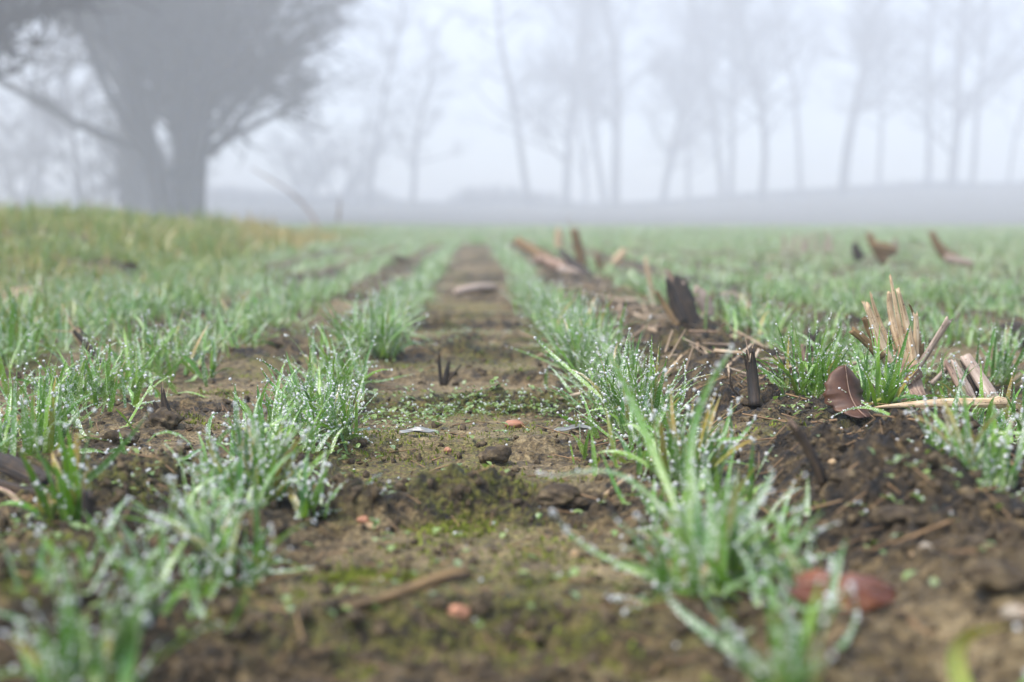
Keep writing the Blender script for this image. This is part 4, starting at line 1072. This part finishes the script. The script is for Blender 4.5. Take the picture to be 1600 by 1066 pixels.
# ------------------------------------------------------------------ trees in the fog
def tree(label, x, y, height, r0, seed, lean=(0, 0), first=0.22, nbr=24, blen=0.33, droop=0.0, twig=7, stems=1, upang=0.9, group="bare trees in the fog beyond the field", sub=5, name="bare_tree", cat="tree", stem_spread=0.3, tw=1.0):
    rnd = random.Random(seed)
    S = {0: [], 1: []}
    def V3(a): return Vector(a)
    def grow(p, d, length, rad, level, n, trop, bucket):
        pts = [(p.copy(), rad)]
        step = length / n
        for i in range(n):
            d = (d + V3((rnd.gauss(0, 1), rnd.gauss(0, 1), rnd.gauss(0, 1))) * (0.05 if level == 0 else 0.13 if level == 1 else 0.24) + V3((0, 0, trop))).normalized()
            p = p + d * step
            r = rad * (1 - (0.72 if level == 0 else 0.6) * (i + 1) / n)
            S[bucket].append((pts[-1][0].copy(), p.copy(), pts[-1][1], r))
            pts.append((p.copy(), r))
        return pts, d
    zb = H1(x, y) - 0.05
    for s in range(stems):
        a = rnd.uniform(0, 6.28)
        off = V3((math.cos(a), math.sin(a) * 0.6, 0)) * (r0 * 1.1 if stems > 1 else 0)
        d0 = V3((lean[0] + (math.cos(a) * stem_spread if stems > 1 else 0), lean[1] + (math.sin(a) * stem_spread * .6 if stems > 1 else 0), 1)).normalized()
        hh = height * (rnd.uniform(0.8, 1.0) if stems > 1 else 1)
        trunk, _ = grow(V3((x, y, zb)) + off, d0, hh, r0 * (0.75 if stems > 1 else 1), 0, 14, 0.02, 0)
        for b in range(nbr):
            f = first + (1 - first) * (b + rnd.random()) / nbr
            k = min(13, int(f * 14)); p = trunk[k][0].lerp(trunk[k + 1][0], rnd.random())
            az = rnd.uniform(0, 6.28); ua = rnd.uniform(0.25, upang)
            d = V3((math.cos(az) * math.cos(ua), math.sin(az) * math.cos(ua), math.sin(ua)))
            L = hh * blen * (1.12 - 0.75 * f) * rnd.uniform(0.6, 1.15)
            br, _ = grow(p, d, L, max(0.012, trunk[k][1] * 0.42), 1, 7, 0.04 - droop, 0 if L > 1.6 else 1)
            for c2 in range(sub):
                k2 = rnd.randint(2, 7); q = br[k2][0]
                az2 = rnd.uniform(0, 6.28); ua2 = rnd.uniform(-0.2, 0.9)
                d2 = (d * 0.7 + V3((math.cos(az2) * math.cos(ua2), math.sin(az2) * math.cos(ua2), math.sin(ua2)))).normalized()
                b2, _ = grow(q, d2, L * rnd.uniform(0.3, 0.55), max(0.008, br[k2][1] * 0.5), 2, 4, 0.03 - droop * 1.3, 1)
                for c3 in range(twig):
                    k3 = rnd.randint(1, 4); q3 = b2[k3][0]
                    d3 = (d2 * 0.6 + V3((rnd.gauss(0, .6), rnd.gauss(0, .6), rnd.gauss(0.15 - droop * 3, .5)))).normalized()
                    grow(q3, d3, L * rnd.uniform(0.14, 0.32), max(0.004, b2[k3][1] * 0.5) * tw, 3, 3, -droop, 1)
    root = empty(name, (x, y, zb)); tag(root, label, cat, group)
    for b, nm, m, sides in ((0, "trunk", M['bark'], 8), (1, "crown", M['twigs'], 3)):
        if not S[b]: continue
        P0 = np.array([tuple(s[0]) for s in S[b]]); P1 = np.array([tuple(s[1]) for s in S[b]])
        R0 = np.array([s[2] for s in S[b]]); R1 = np.array([s[3] for s in S[b]])
        V, F = prisms(P0, P1, R0, R1, sides)
        mesh_obj(nm, V, [F], m, parent=root, origin=(x, y, zb))
    return root

def tx(px, Y): return at(px, 330, Y)[0]
# the big dark tree on the left
BT = 34.0
tree("big dark tree with several stems and a dense drooping crown, nearest in the fog", tx(285, BT), BT, 13.0, 0.38, 3, stems=4, nbr=30, first=0.10, blen=0.48, droop=0.03, twig=12, sub=8, stem_spread=0.15, upang=1.0, group=None, tw=1.6)
tree("slender tree with a forked trunk just left of the big dark one", tx(208, 43), 43, 15, 0.38, 17, lean=(-0.10, 0), nbr=30, first=0.2, blen=0.42, twig=11, sub=7, group=None, tw=2.6)
FT = [
    (62, 36, 7.0, .10, .00, "hazy thin tree at the far left beside the pale gap"),
    (120, 33, 6.5, .11, .03, "hazy bushy tree between the far left gap and the big dark tree"),
    (578, 42, 9.0, .14, .00, "pale narrow tree standing alone right of the big dark tree"),
    (645, 45, 7.0, .15, .06, "pale wide-crowned tree, second right of the big dark tree"),
    (828, 44, 11.0, .17, -.10, "pale tree leaning left at the start of the long tree row"),
    (884, 45, 11.0, .17, .05, "pale tree with a crooked trunk, second in the long row"),
    (945, 47, 10.0, .16, -.10, "pale tree crossing its neighbour, fork low down, mid row"),
    (962, 45, 12.0, .21, .03, "pale straight thick tree crossed by its forked neighbour"),
    (1036, 46, 10.0, .16, .05, "pale slim tree alone before a bright gap in the row"),
    (1128, 47, 12.0, .16, -.05, "left one of two pale trunks growing close together"),
    (1142, 46, 11.0, .16, .01, "right one of two pale trunks growing close together"),
    (1190, 42, 11.0, .20, .10, "dark-trunked tree leaning right, clearest in the row"),
    (1316, 44, 12.0, .25, .00, "thick tree with level side branches right of a bright gap"),
    (1448, 46, 12.0, .20, .01, "left trunk of the three close trees near the right edge"),
    (1486, 45, 12.0, .22, .02, "middle trunk of the three close trees near the right edge"),
    (915, 52, 11.0, .12, -.02, "very faint slim tree between the crooked trunk and the forked one"),
    (1075, 52, 11.0, .13, .04, "very faint slim tree between the lone slim tree and the close pair"),
    (1250, 51, 11.5, .13, -.04, "very faint slim tree right of the clearest leaning tree"),
    (1372, 52, 11.0, .13, .03, "very faint slim tree right of the thick tree with level branches"),
    (1575, 50, 11.0, .14, -.03, "very faint slim tree at the right edge beyond the three close trees"),
    (1518, 46, 12.0, .19, .09, "right leaning trunk of the three close trees near the right edge"),
]
for i, (px, Y, h, r, ln, lab) in enumerate(FT):
    rr = random.Random(500 + i)
    tree(lab, tx(px, Y * 2.12), Y * 2.12, h * 2.0 * rr.uniform(.85, 1.15), r * rr.uniform(1.1, 1.7), 40 + i, lean=(ln, 0), nbr=rr.randint(24, 40), first=rr.uniform(.10, .28), blen=rr.uniform(.24, .36), twig=9, sub=rr.randint(5, 7), upang=rr.uniform(.7, 1.25), droop=rr.uniform(-.03, .01), tw=2.1)
tree("dark crown reaching in at the top left corner", tx(-40, 20), 20, 8.5, 0.2, 93, nbr=50, first=0.26, blen=0.40, twig=12, sub=9, group=None, tw=3.6)
def undergrowth():
    rng = np.random.default_rng(61)
    n = 9000
    Y = rng.uniform(96, 116, n); px = rng.uniform(-300, 2000, n); x = (px - 745) / FPX * Y
    hgt = 0.25 + 1.5 * np.clip(fbm(x * 0.22, x * 0 + 4, 3, 71) + 0.25, 0.05, 1)
    z = H(x, Y)
    P0 = np.stack([x, Y, z - .05], 1); d = rng.normal(0, .35, (n, 3)); d[:, 2] = 1
    P1 = P0 + d * (hgt * rng.uniform(.4, 1, n))[:, None]
    V, F = prisms(P0, P1, np.full(n, .035), np.full(n, .015), 3)
    tag(mesh_obj("undergrowth", V, [F], M['twigs']), kind="stuff")
undergrowth()
def bush(label, px, Y, h, seed):
    tree(label, tx(px, Y * 2.12), Y * 2.12, h * 2.4, 0.11, seed, stems=6, nbr=10, first=0.1, blen=0.45, twig=7, sub=5, upang=1.1, group="low scrub in the fog", name="scrub_bush", cat="bush", stem_spread=0.5, tw=3.4)
for i, (px, Y, h, lab) in enumerate([(40, 30, 2.3, "low hazy bush at the left edge above the grass bank"), (150, 27, 2.6, "hazy bush under the big dark tree on its left"), (245, 20, 1.7, "hazy thicket filling the foot of the big dark tree"), (480, 44, 2.2, "faint low bush in the bright gap right of the big tree"), (530, 43, 2.6, "faint taller bush beside the narrow pale tree")]):
    bush(lab, px, Y, h, 120 + i)

# ------------------------------------------------------------------ fog
def haze():
    x0, x1, y0, y1, z0, z1 = -145, 145, -8, 195, -2.0, 31.0
    V = [(x, y, z) for z in (z0, z1) for y in (y0, y1) for x in (x0, x1)]
    F = [(0, 2, 3, 1), (4, 5, 7, 6), (0, 1, 5, 4), (2, 6, 7, 3), (0, 4, 6, 2), (1, 3, 7, 5)]
    m = bpy.data.materials.new("haze"); m.use_nodes = True; t = m.node_tree; t.nodes.clear()
    out = t.nodes.new("ShaderNodeOutputMaterial"); v = t.nodes.new("ShaderNodeVolumePrincipled")
    v.inputs["Color"].default_value = (0.865, 0.88, 0.895, 1)
    v.inputs["Density"].default_value = 0.0150
    v.inputs["Density Attribute"].default_value = ""
    v.inputs["Anisotropy"].default_value = 0.1
    t.links.new(v.outputs[0], out.inputs["Volume"])
    m.cycles.homogeneous_volume = True
    o = mesh_obj("haze", np.array(V, float), [np.array(F)], m, smooth=False)
    tag(o, kind="stuff")
haze()
